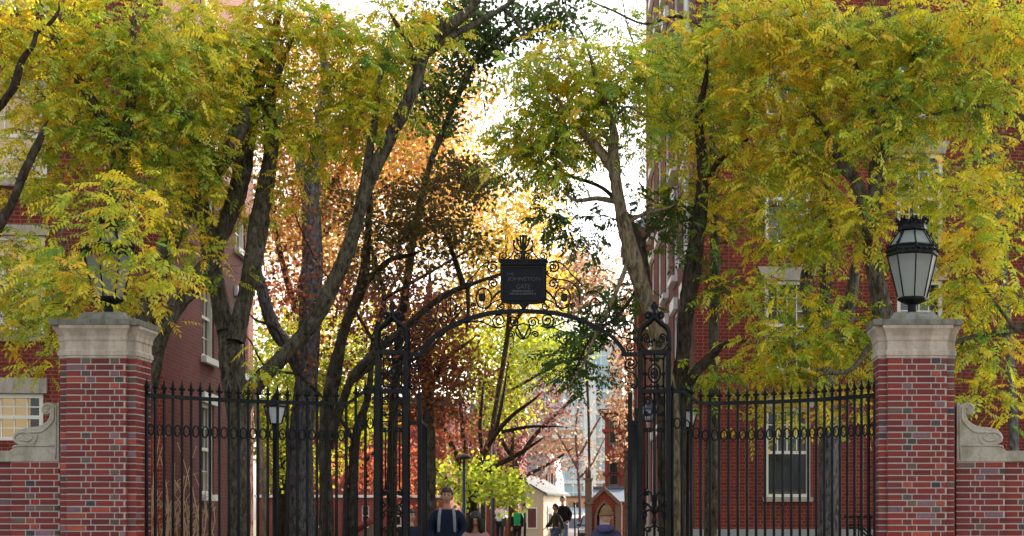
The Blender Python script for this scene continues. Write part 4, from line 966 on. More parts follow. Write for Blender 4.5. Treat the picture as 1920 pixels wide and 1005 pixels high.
def tree(name, label, Y, limbs, blobs, palette, bark, kind='locust', leaves=12, spread=.38, shift=0, leaf=(.035, .083), group=None, cat='tree', twig='twig', rough=.10, cols=None, far=False):
    base = limbs[0][0]; b0 = P(base[0], base[1], Y); t = thing(name, label, cat, (b0.x, Y, gz(b0.x, Y)), group=group)
    b = MB(); nodes = []; nr = []
    for i, lm in enumerate(limbs):
        path = limb_world(lm, Y, 7 if lm[0][2] > 18 else 4); 
        if path[0][2] < .3: path[0][2] = gz(b0.x, Y)-.05
        bark_tube(b, path, 14 if lm[0][2] > 24 and not far else 8, rough)
        for p in path:
            if p[2] > 1.6: nodes.append(p[:3]); nr.append(p[3])
    o = b.build('trunk', M[bark], uv=False); o.parent = t; o.matrix_parent_inverse = Matrix.Translation(t.location).inverted()
    if not blobs: return t
    cs = blob_points(blobs, Y, .68 if kind == 'locust' else 1.0)
    if kind == 'locust': cs[:, 1] += .25
    segs = grow(nodes, np.array(nr), cs)
    n = len(cs); cid = np.repeat(np.arange(n), leaves); N = n*leaves
    off = RNG.normal(0, 1, (N, 3)); off /= np.linalg.norm(off, axis=1, keepdims=True); off *= spread*RNG.uniform(.15, 1, (N, 1))**.6; off[:, 2] *= .7
    base_p = cs[cid]+off
    if kind == 'locust':
        dirs = off/spread*.8+RNG.normal(0, .45, (N, 3)); dirs[:, 2] = dirs[:, 2]*.6-.05
        Q, RQ = compound(base_p, dirs, RNG.uniform(.16, .38, N), *leaf)
        c = colours(base_p, palette, 1, shift); kk = Q.shape[1]
        V = Q.reshape(-1, 4, 3); col = np.repeat(c, kk, axis=0)*RNG.uniform(.85, 1.15, (N*kk, 1))
        V = np.concatenate([V, RQ.reshape(-1, 4, 3)]); col = np.concatenate([col, np.repeat(c*.9, RQ.shape[1], axis=0)])
        sel = RNG.random(N) < .5
        st = [np.array([(*cs[cid[i]], .003), (*base_p[i], .0018)]) for i in np.nonzero(sel)[0]]
        segs += st
        # bare drooping stalks left where leaflets have dropped
        ns = N//2; ii = RNG.integers(0, N, ns); p0 = base_p[ii]; dd = RNG.normal(0, .5, (ns, 3)); dd[:, 2] = -.25-.5*RNG.random(ns); Ls = RNG.uniform(.12, .32, (ns, 1))
        p1 = p0+dd*Ls*.5+np.array([0, 0, .02]); p2 = p0+dd*Ls+np.array([0, 0, -.05]); sd_ = RNG.normal(0, 1, (ns, 3)); sd_[:, 2] = 0; sd_ /= np.linalg.norm(sd_, axis=1, keepdims=True); sd_ *= .0028
        sq = np.concatenate([np.stack([p0-sd_, p0+sd_, p1+sd_, p1-sd_], 1), np.stack([p1-sd_, p1+sd_, p2+sd_*.6, p2-sd_*.6], 1)])
        V = np.concatenate([V, sq]); col = np.concatenate([col, np.tile(np.array([[.20, .19, .05]]), (2*ns, 1))*RNG.uniform(.7, 1.3, (2*ns, 1))])
    else:
        lw, ll = leaf; d = RNG.normal(0, 1, (N, 3)); d[:, 2] -= .5; d /= np.linalg.norm(d, axis=1, keepdims=True)
        s_ = np.cross(d, RNG.normal(0, 1, (N, 3))); s_ /= np.linalg.norm(s_, axis=1, keepdims=True); nn = np.cross(d, s_)
        l_ = ll*RNG.uniform(.7, 1.25, (N, 1)); w_ = lw*.5*RNG.uniform(.8, 1.2, (N, 1))
        V = np.stack([base_p, base_p+d*l_*.35+s_*w_+nn*.15*w_, base_p+d*l_*.75+s_*w_*.7, base_p+d*l_, base_p+d*l_*.75-s_*w_*.7, base_p+d*l_*.35-s_*w_+nn*.15*w_], 1)
        col = colours(base_p, palette, 1.2, shift, .5)
        if not far:
            sel = RNG.random(N) < .35; segs += [np.array([(*cs[cid[i]], .004), (*base_p[i], .002)]) for i in np.nonzero(sel)[0]]
    if segs: tubes_np('twigs', segs, M[twig], t)
    np_mesh('crown', V, V.shape[1], M['leaf_far' if far else 'leaf'], t, col)
    return t
G1 = 'yellowing locust trees behind the fence'
tree('locust_tree', 'forked locust tree rising behind the left lantern with yellow green leaves', 19.5,
     [[(238, 1150, 44), (238, 900, 42), (225, 600, 38), (215, 480, 34), (210, 400, 32), (218, 330, 32), (228, 262, 34)],
      [(225, 285, 26), (180, 200, 22), (140, 140, 20), (120, 100, 18), (95, 50, 16), (70, 0, 14), (50, -60, 10)],
      [(228, 275, 24), (246, 190, 22), (244, 130, 18), (250, 60, 12), (255, -20, 8)],
      [(212, 440, 14), (180, 420, 10, -.8), (150, 400, 7, -1.6), (120, 430, 5, -2.2)], [(218, 380, 14), (270, 360, 9, -.6), (310, 390, 5, -1)]],
     [(100, 40, 170, 100, 1.2, 60), (200, 150, 170, 85, 1.2, 58), (140, 250, 120, 90, 1.2, 32), (300, 110, 140, 130, 1.0, 72), (330, 250, 90, 60, 1.0, 24), (120, 340, 80, 50, 1.0, 8),
      (200, 375, 95, 40, .35, 12, -3.75), (130, 480, 45, 55, .25, 6, -3.8), (265, 490, 35, 55, .25, 4, -3.8), (225, 510, 12, 22, .1, 1, -3.8), (240, 495, 95, 50, .4, 8, -2.3), (110, 520, 90, 60, .6, 18, -2.2), (50, 440, 60, 50, .8, 7), (40, 560, 70, 50, .6, 12), (300, 340, 50, 50, .8, 9), (262, 585, 25, 20, .3, 2, -2), (85, 690, 26, 30, .3, 4, -1.2), (350, 500, 40, 50, .5, 4)],
     'locust', 'bark', group=G1)
tree('locust_tree', 'locust tree half out of the frame at the left edge, dark crooked limbs', 18.6,
     [[(-70, 1150, 44), (-60, 800, 40), (-45, 600, 36), (-15, 450, 28), (20, 385, 20), (45, 325, 18), (72, 268, 15), (82, 240, 9)],
      [(-60, 420, 26), (-40, 260, 20), (5, 192, 16), (28, 160, 16), (40, 115, 14), (62, 85, 12), (70, 60, 10), (95, 42, 8), (110, 20, 6)]],
     [(10, 100, 90, 110, 1, 26), (-30, 300, 60, 90, 1, 8), (30, 480, 60, 50, .8, 10), (60, 620, 50, 40, .6, 6), (0, 560, 40, 60, .6, 6), (60, 200, 60, 40, .8, 8)], 'locust', 'bark_dark', group=G1, shift=.05)
tree('locust_tree', 'multi stemmed locust behind the left fence with one long diagonal limb', 21.5,
     [[(450, 1150, 56), (450, 1000, 48), (450, 850, 46), (440, 720, 48), (432, 660, 50), (425, 620, 44)],
      [(422, 620, 40), (405, 530, 38), (395, 460, 36), (380, 400, 32), (370, 330, 30), (365, 250, 26), (380, 215, 16)],
      [(398, 500, 26), (420, 430, 32), (447, 355, 38), (458, 290, 38), (466, 230, 40), (480, 160, 34), (500, 110, 26), (520, 40, 16), (530, -40, 10)],
      [(440, 640, 40), (460, 560, 38), (475, 490, 38), (485, 420, 38), (500, 340, 36), (508, 270, 32), (505, 200, 26), (515, 150, 18), (540, 90, 12)],
      [(452, 790, 26), (470, 735, 33), (510, 690, 32), (555, 640, 32), (600, 585, 31), (635, 510, 30), (665, 430, 29), (690, 350, 28), (725, 270, 27), (760, 200, 25), (785, 140, 24), (800, 90, 26), (840, 50, 26), (880, 20, 20), (910, -30, 12)],
      [(800, 100, 22), (850, 65, 16), (900, 40, 13), (950, 10, 10), (985, -20, 8)], [(940, 12, 9), (965, 35, 8), (985, 65, 6)],
      [(655, 480, 24), (672, 400, 22), (688, 320, 20), (697, 260, 18), (706, 200, 14), (715, 140, 8)],
      [(470, 200, 20), (440, 140, 16), (420, 110, 12)], [(790, 170, 16), (770, 90, 12), (740, 40, 8)]],
     [(430, 60, 130, 90, 1.3, 66), (560, 90, 130, 110, 1.3, 76), (680, 120, 110, 100, 1.3, 56), (760, 40, 90, 60, 1.2, 26), (600, 230, 110, 60, 1.2, 36), (470, 190, 90, 70, 1.2, 26), (700, 210, 60, 50, 1.0, 14), (400, 250, 80, 60, 1.0, 18), (540, 330, 50, 40, .8, 7), (400, 370, 70, 60, .8, 12), (330, 330, 60, 50, .8, 9), (380, 470, 35, 30, .6, 4, -.8)],
     'locust', 'bark', group=G1)
tree('locust_tree', 'leaning locust trunk rising from behind the left pillar with a sunlit edge', 20.8,
     [[(258, 1150, 44), (258, 900, 42), (262, 650, 38), (290, 530, 42), (315, 465, 42), (345, 395, 38), (390, 335, 36), (430, 280, 40), (455, 225, 34)],
      [(262, 850, 30), (278, 740, 34), (290, 670, 34), (310, 610, 36), (345, 555, 38), (378, 515, 36), (396, 490, 28)]],
     [(370, 60, 60, 60, .8, 14), (340, 420, 60, 50, .8, 8), (300, 300, 70, 60, .8, 12), (400, 180, 60, 60, .8, 9)], 'locust', 'bark', group=G1)
tree('locust_tree', 'slim locust behind the fence whose dark limb crosses toward the arch', 24,
     [[(614, 1150, 34), (612, 950, 30), (610, 850, 28), (614, 760, 27), (628, 700, 30), (640, 640, 24), (655, 590, 22), (680, 530, 22), (688, 460, 17), (692, 400, 14), (695, 330, 12)],
      [(680, 535, 14), (705, 510, 13), (735, 485, 11), (770, 478, 8)],
      [(614, 840, 22), (640, 760, 20), (665, 700, 18), (700, 665, 17), (740, 630, 16), (775, 600, 15), (810, 570, 13), (850, 545, 11), (880, 535, 10), (920, 520, 7), (965, 505, 4)],
      [(870, 540, 14), (858, 500, 12), (840, 450, 9)], [(715, 655, 16), (690, 690, 12), (655, 720, 10)], [(876, 536, 10), (878, 575, 9), (876, 610, 6)]],
     [(790, 400, 90, 60, 1.5, 40), (730, 470, 80, 60, 1.3, 20), (870, 340, 50, 40, 1, 20), (640, 400, 50, 60, 1, 10), (860, 470, 60, 40, 1, 12)],
     'olive', 'bark_dark', kind='simple', leaves=34, spread=.42, leaf=(.05, .085), group='trees between the fence and the halls')
tree('young_locust', 'young tree with a thin pale leaning stem behind the left fence', 19.2, [[(500, 1150, 20), (498, 950, 17), (490, 870, 15), (484, 800, 13), (478, 740, 10), (470, 700, 6)]], [(470, 690, 30, 30, .4, 2)], 'locust', 'bark_tan')
tree('elm_tree', 'massive straight grey trunk behind the left fence', 30,
     [[(562, 1150, 70), (562, 1000, 58), (563, 850, 48), (575, 700, 44), (582, 600, 40), (585, 480, 38), (583, 370, 34), (600, 250, 28), (610, 150, 18), (600, 60, 10)],
      [(578, 720, 30), (545, 660, 30), (515, 615, 26), (495, 560, 22), (480, 500, 16)], [(585, 420, 24), (560, 300, 18), (540, 200, 12)], [(590, 320, 20), (640, 240, 14), (690, 160, 9)],],
     [(600, 200, 90, 80, 1.5, 12)], 'gold', 'bark_grey', kind='simple', leaves=30, spread=.6, leaf=(.07, .11), far=True, rough=.06)
tree('locust_tree', 'curving locust trunk beside the right gatepost with green leaves against the sky', 19.5,
     [[(1264, 1150, 40), (1262, 900, 36), (1257, 760, 34), (1245, 690, 36), (1232, 620, 40), (1215, 570, 36), (1192, 500, 34), (1172, 430, 30), (1160, 370, 28), (1152, 320, 26), (1150, 290, 24), (1151, 250, 19), (1142, 215, 14), (1125, 180, 10)],
      [(1153, 325, 20), (1130, 290, 20), (1100, 255, 17), (1070, 225, 13), (1052, 195, 8)], [(1164, 380, 12), (1120, 372, 11), (1080, 376, 8), (1055, 358, 5)],
      [(1150, 270, 10), (1120, 245, 8), (1095, 265, 6), (1065, 270, 4)], [(1185, 470, 12), (1150, 560, 9, -.4), (1120, 620, 7, -.5), (1095, 680, 5, -.5), (1070, 720, 4, -.5)], [(1170, 420, 10), (1210, 400, 8), (1250, 390, 5)],
      [(1128, 190, 9), (1110, 120, 7), (1090, 60, 5), (1040, 0, 4)], [(1145, 230, 8), (1175, 200, 6), (1205, 215, 4)]],
     [(1080, 125, 120, 50, .9, 58), (1000, 200, 75, 75, .9, 46), (1110, 210, 90, 70, .9, 38), (1180, 150, 50, 70, .9, 16), (975, 285, 60, 35, .7, 16), (1050, 290, 50, 35, .7, 10), (1200, 250, 20, 50, .5, 3)],
     'locust', 'bark_sunlit', group=G1, shift=-.10, leaves=10)
tree('maple_sapling', 'dark green leafy boughs hanging above and below the right of the arch', 20.4,
     [[(1247, 1150, 26), (1245, 900, 24), (1240, 760, 22), (1232, 660, 18), (1215, 540, 16), (1195, 440, 14), (1140, 360, 10), (1070, 330, 7)],
      [(1210, 520, 10), (1160, 590, 8), (1110, 630, 6), (1080, 690, 4)], [(1200, 460, 9), (1240, 410, 7), (1270, 380, 4)]],
     [(1020, 320, 55, 45, .7, 11), (1080, 420, 60, 45, .7, 12), (1010, 400, 50, 30, .6, 6), (1240, 400, 55, 45, .7, 14), (1210, 350, 40, 30, .6, 5), (1110, 620, 70, 60, .7, 18), (1085, 700, 55, 40, .6, 12), (1130, 560, 55, 30, .6, 7), (1150, 500, 50, 40, .6, 6), (1180, 560, 30, 40, .5, 3), (1060, 650, 50, 40, .6, 7), (1290, 470, 30, 60, .5, 5), (1330, 500, 40, 50, .6, 8)],
     'green', 'bark_dark', kind='locust', leaves=8, spread=.26, leaf=(.04, .085))
tree('locust_tree', 'dark slender locust in front of the right hall corner', 20.5,
     [[(1275, 1150, 28), (1275, 900, 28), (1272, 740, 30), (1280, 680, 32), (1285, 600, 36), (1296, 520, 36), (1308, 440, 32), (1315, 370, 30), (1318, 300, 24), (1310, 220, 16), (1325, 140, 10)],
      [(1275, 750, 26), (1300, 705, 24), (1322, 680, 20), (1352, 650, 14), (1390, 640, 8)], [(1316, 350, 14), (1350, 300, 12), (1390, 270, 8)]],
     [(1290, 120, 100, 90, 1.2, 44), (1300, 240, 75, 65, 1.1, 19), (1350, 340, 60, 55, 1.0, 13), (1340, 690, 50, 35, .6, 9), (1360, 450, 45, 45, .8, 5), (1260, 330, 40, 30, .8, 6)], 'locust', 'bark_dark', group=G1)
tree('locust_tree', 'broad locust behind the right pillar with a wide yellow green crown', 20.0,
     [[(1685, 1150, 52), (1680, 800, 50), (1668, 680, 46), (1655, 590, 46), (1640, 500, 40), (1633, 440, 38)],
      [(1633, 450, 28), (1610, 350, 26), (1580, 310, 22), (1560, 270, 18), (1545, 240, 12), (1510, 200, 10)],
      [(1634, 450, 32), (1640, 380, 30), (1645, 310, 32), (1660, 260, 30), (1672, 210, 28), (1690, 180, 20), (1712, 160, 14)],
      [(1672, 215, 14), (1640, 205, 11), (1620, 185, 9), (1595, 180, 6)], [(1700, 172, 14), (1720, 80, 10), (1780, 30, 8)], [(1655, 290, 12), (1600, 110, 8), (1560, 60, 6)], [(1650, 620, 14), (1600, 690, 10, -.8), (1550, 700, 6, -1.2)]],
     [(1725, 300, 50, 60, .5, 11, 1.0), (1660, 240, 60, 60, .5, 9, -1.0), (1700, 150, 60, 40, .5, 7, -1.0), (1600, 400, 60, 50, .5, 9, -.9), (1420, 60, 130, 80, 1.2, 62), (1560, 70, 120, 90, 1.2, 62), (1690, 80, 120, 90, 1.2, 60), (1450, 190, 120, 80, 1.2, 44), (1590, 190, 100, 70, 1.2, 36), (1740, 170, 90, 80, 1.1, 32), (1430, 300, 100, 65, 1.1, 27), (1540, 320, 80, 60, 1.0, 17), (1700, 300, 70, 60, 1.0, 12),
      (1470, 420, 105, 55, 1.0, 23), (1560, 440, 70, 50, .9, 15), (1400, 520, 70, 50, .8, 9), (1490, 560, 100, 55, .9, 16), (1420, 645, 110, 40, .8, 18), (1560, 640, 80, 45, .7, 18), (1500, 700, 90, 35, .6, 16), (1590, 590, 60, 40, .7, 9), (1600, 710, 40, 30, .5, 5), (1470, 775, 60, 22, .4, 7, -.4), (1590, 760, 40, 25, .4, 4, -.4), (1400, 770, 22, 16, .3, 1, -.4)],
     'locust', 'bark', group=G1)
tree('oak_tree', 'oak with a double grey stem standing between the white window and the right pillar', 22.5,
     [[(1555, 1150, 52), (1555, 900, 50), (1552, 800, 46), (1545, 720, 42), (1540, 650, 36), (1548, 560, 30), (1552, 480, 24), (1560, 400, 20), (1550, 330, 14)],
      [(1550, 740, 28), (1525, 640, 28), (1512, 540, 30), (1520, 480, 22), (1530, 400, 14)], [(1548, 740, 28), (1578, 640, 28), (1595, 560, 28), (1605, 500, 22), (1620, 420, 14)]],
     [(1540, 400, 90, 60, .8, 14), (1500, 280, 100, 80, 1.0, 20)], 'locust', 'bark_grey')
tree('locust_tree', 'locust outside the right edge whose low limb reaches behind the right pillar', 19.4,
     [[(2060, 1150, 46), (2055, 800, 42), (2045, 640, 38), (2040, 500, 34), (2050, 300, 28), (2040, 100, 20)],
      [(2050, 585, 26), (1985, 596, 24), (1920, 612, 22), (1860, 625, 20), (1805, 640, 16), (1765, 655, 11)], [(2045, 330, 18), (1950, 240, 14), (1870, 205, 12), (1820, 200, 10), (1765, 212, 7)], [(1900, 612, 8), (1860, 560, 6), (1835, 520, 4)]],
     [(1850, 60, 110, 80, 1.0, 56), (1860, 190, 90, 70, 1.0, 30), (1850, 330, 90, 60, .9, 17), (1840, 440, 90, 60, .8, 19), (1870, 540, 80, 50, .8, 14), (1860, 650, 70, 40, .7, 16), (1850, 730, 60, 28, .6, 9), (1900, 770, 30, 20, .4, 2), (1800, 540, 40, 50, .6, 6), (1790, 390, 50, 40, .6, 9, 1.4), (1720, 420, 60, 40, .6, 8, 1.8), (1720, 500, 60, 50, .6, 7, 1.8)],
     'locust', 'bark', group=G1, shift=-.05)

# trees further down the street
G2 = 'autumn trees down the street'
tree('maple_tree', 'backlit orange and gold maple filling the view beyond the left fence', 44,
     [[(560, 1150, 30), (565, 800, 26), (560, 600, 22), (600, 400, 16), (650, 300, 10)], [(560, 600, 14), (520, 450, 10), (500, 300, 6)], [(590, 450, 12), (680, 380, 9), (760, 330, 6)]],
     [(560, 330, 120, 120, 4, 80), (660, 250, 120, 100, 4, 62), (760, 260, 110, 90, 4, 52), (620, 440, 150, 80, 4, 56), (830, 340, 100, 80, 4, 46), (870, 180, 60, 50, 3, 12), (800, 120, 90, 60, 4, 28), (640, 120, 120, 80, 4, 32)],
     'orange', 'bark_dark', kind='simple', leaves=74, spread=1.05, leaf=(.085, .125), far=True, group=G2, shift=-.1)
tree('maple_tree', 'golden maple behind the crest of the arch, its top against white sky', 52,
     [[(905, 1150, 12), (908, 900, 11), (930, 760, 10), (955, 600, 9), (950, 450, 7)], [(955, 620, 7), (1020, 520, 7), (1060, 470, 4)]],
     [(930, 420, 110, 80, 4, 52), (960, 520, 120, 60, 4, 46), (890, 330, 60, 50, 3, 16), (1000, 350, 60, 60, 3, 14), (1070, 250, 90, 70, 3, 14), (880, 550, 80, 60, 3, 22)],
     'gold', 'bark_dark', kind='simple', leaves=66, spread=1.1, leaf=(.10, .14), far=True, group=G2)
tree('maple_tree', 'pink and orange maple right of the shield sign', 70,
     [[(1104, 1150, 5), (1104, 800, 4.5), (1095, 640, 5), (1080, 500, 4)]],
     [(1080, 510, 70, 50, 3, 36), (1060, 560, 60, 40, 3, 14), (1120, 560, 40, 40, 3, 10)], 'tanleaf', 'bark_dark', kind='simple', leaves=50, spread=1.1, leaf=(.14, .20), far=True, group=G2, shift=.1)
tree('ginkgo_tree', 'lemon yellow ginkgo glowing below the arch', 56,
     [[(892, 1150, 14), (893, 930, 13), (915, 830, 11), (945, 740, 9), (960, 650, 7)], [(945, 750, 8), (900, 700, 6), (860, 650, 4)], [(945, 740, 7), (1030, 690, 5)]],
     [(960, 640, 120, 60, 4, 52), (900, 700, 80, 55, 4, 26), (940, 740, 50, 40, 3, 12), (1040, 660, 70, 50, 3, 20), (860, 620, 60, 40, 3, 12), (930, 790, 40, 30, 2, 5)], 'lemon', 'bark_dark', kind='simple', leaves=66, spread=1.0, leaf=(.105, .14), far=True, group=G2, shift=.05)
tree('oak_tree', 'rust red oak beside the left gatepost, straight brown trunk', 31,
     [[(803, 1150, 30), (803, 950, 27), (803, 820, 25), (802, 720, 20), (800, 620, 14), (806, 540, 9)], [(802, 730, 12), (840, 670, 9), (880, 640, 5)], [(802, 700, 11), (765, 640, 8), (740, 590, 5)]],
     [(795, 670, 75, 55, 2, 30), (815, 740, 55, 45, 1.6, 14), (860, 700, 60, 40, 1.6, 12), (770, 740, 50, 50, 1.6, 12), (820, 590, 60, 40, 1.6, 16), (720, 560, 70, 50, 2, 14)], 'rust', 'bark', kind='simple', leaves=60, spread=.7, leaf=(.065, .095), far=True, group=G2)
tree('linden_tree', 'spreading bare limbed tree with low yellow leaves behind the walkers', 46,
     [[(886, 1150, 24), (886, 980, 21), (884, 930, 20)], [(884, 940, 14), (872, 885, 15), (852, 845, 11), (830, 800, 8), (800, 780, 5)], [(884, 935, 15), (876, 870, 11), (868, 800, 8), (862, 740, 5)],
      [(886, 935, 16), (900, 870, 11), (925, 820, 11), (960, 780, 8), (1000, 750, 5)], [(890, 915, 16), (920, 880, 12), (965, 855, 9), (1005, 830, 5)], [(905, 860, 10), (900, 800, 8), (905, 740, 5)], [(940, 810, 8), (990, 800, 6), (1040, 800, 3)], [(884, 930, 14), (850, 910, 9), (820, 880, 6), (800, 850, 4)], [(925, 825, 8), (940, 760, 6), (950, 700, 3)]],
     [(925, 905, 60, 26, 2.5, 26), (850, 890, 45, 35, 2.5, 14), (960, 925, 30, 16, 1.5, 6), (900, 935, 70, 16, 2, 9), (910, 870, 60, 24, 2, 6)], 'lemon', 'bark_dark', kind='simple', leaves=26, spread=.6, leaf=(.12, .16), far=True, group=G2, shift=.1)
tree('bare_tree', 'purple brown tree losing its last leaves in the middle of the gateway view', 64,
     [[(958, 1150, 10), (960, 950, 9), (960, 860, 8), (965, 760, 6)], [(962, 880, 10), (1000, 820, 8), (1050, 770, 5), (1090, 740, 3)], [(962, 860, 9), (920, 790, 7), (890, 720, 4)], [(965, 900, 8), (1010, 880, 6), (1060, 850, 4)]],
     [(940, 780, 100, 70, 5, 95), (1010, 740, 70, 60, 5, 60), (1010, 860, 55, 34, 4, 26), (1030, 800, 40, 40, 4, 8)], 'purple', 'bark_dark', kind='simple', leaves=16, spread=1.2, leaf=(.12, .16), far=True, group=G2, twig='twig_purple')
tree('bare_tree', 'fine bare branches in front of the pale glass block', 86,
     [[(1088, 1150, 7), (1087, 950, 6), (1083, 870, 5), (1080, 800, 4), (1090, 730, 2)], [(1084, 880, 6), (1050, 820, 4), (1020, 770, 3)], [(1084, 860, 6), (1115, 800, 4), (1140, 760, 2)], [(1082, 900, 5), (1110, 870, 4), (1130, 830, 2)]],
     [(1085, 810, 60, 70, 5, 210), (1110, 870, 30, 50, 4, 80), (1050, 860, 35, 50, 4, 80)], 'tanleaf', 'twig_purple', kind='simple', leaves=2, spread=1.2, leaf=(.11, .15), far=True, group=G2, twig='twig_purple')
tree('oak_tree', 'oak holding dry tan leaves beside the right gatepost, far down the street', 50,
     [[(1182, 1150, 20), (1180, 950, 18), (1178, 800, 14), (1180, 680, 8)]],
     [(1178, 640, 34, 70, 2.5, 34), (1182, 740, 34, 60, 2.5, 30), (1180, 820, 28, 40, 2, 9), (1190, 570, 26, 40, 2, 8)], 'tanleaf', 'bark', kind='simple', leaves=30, spread=.7, leaf=(.10, .14), far=True, group=G2)
tree('maple_tree', 'scarlet maple low behind the left fence', 40,
     [[(650, 1150, 20), (652, 950, 18), (655, 860, 12)], [(652, 900, 8), (700, 850, 5)]],
     [(650, 880, 60, 26, 2.5, 9), (745, 880, 50, 50, 2.5, 11), (830, 800, 50, 40, 2, 8), (620, 700, 70, 60, 3, 14), (540, 560, 60, 60, 3, 14)], 'red', 'bark_dark', kind='simple', leaves=56, spread=.8, leaf=(.08, .115), far=True, group=G2)
tree('ginkgo_tree', 'yellow green tree glimpsed between the trunks behind the left fence', 37,
     [[(530, 1150, 22), (532, 950, 20), (535, 800, 14)], [(534, 840, 9), (600, 760, 6), (660, 720, 4)]],
     [(510, 800, 40, 60, 2, 24), (600, 720, 50, 60, 2, 26), (660, 760, 60, 60, 2, 28), (560, 870, 60, 30, 2, 12), (700, 690, 40, 50, 2, 14), (490, 700, 30, 60, 2, 12), (640, 620, 60, 30, 2, 10), (740, 600, 30, 30, 2, 6), (530, 640, 30, 30, 2, 6)], 'lemon', 'bark_dark', kind='simple', leaves=60, spread=.9, leaf=(.09, .12), far=True, group=G2)
tree('elm_tree', 'dark green elm boughs high over the street against the sky', 27,
     [[(735, 1150, 20, 2), (735, 950, 18, 2), (742, 700, 16, 2), (770, 480, 14, 1), (800, 330, 12, 0), (850, 200, 10, 0), (900, 100, 8, 0), (960, 40, 6, 0)], [(830, 250, 7), (800, 200, 5), (790, 150, 3)], [(900, 100, 6), (1000, 60, 5), (1060, 30, 3)]],
     [(850, 70, 95, 60, 1.5, 46), (820, 200, 55, 50, 1.2, 28), (930, 50, 70, 50, 1.2, 28), (1010, 70, 60, 50, 1.2, 16), (1060, 20, 60, 40, 1.2, 10), (880, 130, 40, 30, 1, 7), (870, 330, 60, 30, 1, 8)], 'green', 'bark_dark', kind='simple', leaves=34, spread=.45, leaf=(.06, .10))
tree('hedge_maple', 'sunlit yellow tree far right between the hall and the edge', 27,
     [[(1905, 1150, 24), (1900, 800, 20), (1880, 500, 16), (1860, 300, 10)]],
     [(1860, 300, 60, 80, .8, 16), (1900, 100, 50, 60, .8, 10), (1880, 420, 40, 40, .6, 6)], 'lemon', 'bark_grey', kind='simple', leaves=30, spread=.5, leaf=(.06, .09)) 

tree('locust_tree', 'tall locust whose sparse twigs cross the white sky gap at the top', 23,
     [[(1330, 1150, 26), (1335, 800, 24), (1340, 400, 20), (1330, 100, 16), (1310, -60, 12)], [(1330, 60, 10), (1270, 30, 8), (1210, 45, 6), (1150, 20, 5), (1115, 5, 3)], [(1335, 260, 10), (1270, 150, 7), (1215, 130, 5), (1180, 60, 4), (1165, -10, 3)], [(1335, 330, 8), (1260, 220, 6), (1205, 190, 4)]],
     [(1180, 30, 60, 30, .8, 6), (1200, 230, 24, 60, .8, 6), (1260, 60, 50, 60, .8, 22), (1250, 180, 45, 70, .8, 22), (1390, -10, 60, 30, .8, 6)], 'locust', 'bark', shift=-.15)

tree('maple_tree', 'pale gold maple far down the street filling the gaps between the trunks', 74,
     [[(700, 1150, 14), (700, 900, 12), (705, 700, 10), (700, 500, 7)], [(703, 650, 7), (620, 500, 5), (560, 400, 3)], [(702, 600, 7), (780, 460, 5), (840, 380, 3)]],
     [(520, 420, 60, 160, 4, 34), (600, 520, 110, 110, 4, 50), (720, 420, 130, 130, 4, 66), (840, 380, 70, 80, 4, 26), (800, 230, 70, 70, 4, 22), (660, 300, 110, 100, 4, 34), (540, 640, 90, 60, 4, 26), (700, 620, 120, 60, 4, 34), (860, 620, 60, 60, 4, 16), (600, 120, 120, 60, 4, 22)],
     'orange', 'bark_dark', kind='simple', leaves=52, spread=1.5, leaf=(.13, .18), far=True, group=G2, shift=.05)
tree('bare_tree', 'tangle of thin dark crooked branches between the left trunks and the arch', 28,
     [[(665, 1150, 20), (662, 950, 18), (668, 820, 16), (690, 740, 13), (700, 640, 10), (720, 560, 8), (700, 480, 6)], [(690, 740, 9), (740, 690, 7), (800, 660, 5), (850, 600, 4)], [(668, 830, 9), (620, 760, 7), (560, 700, 6), (520, 620, 5), (480, 600, 4)], [(700, 640, 7), (650, 560, 5), (600, 500, 4), (560, 420, 3)], [(720, 560, 6), (790, 520, 5), (860, 480, 4)], [(705, 620, 6), (760, 560, 5), (780, 440, 4)], [(560, 700, 5), (500, 690, 4), (470, 640, 3)]],
     [(720, 540, 130, 90, 1.6, 60), (600, 560, 110, 100, 1.5, 44), (680, 680, 110, 60, 1.4, 30), (820, 520, 80, 80, 1.4, 26), (560, 430, 60, 90, 1.2, 18)],
     'rust', 'bark_dark', kind='simple', leaves=9, spread=.5, leaf=(.06, .09))
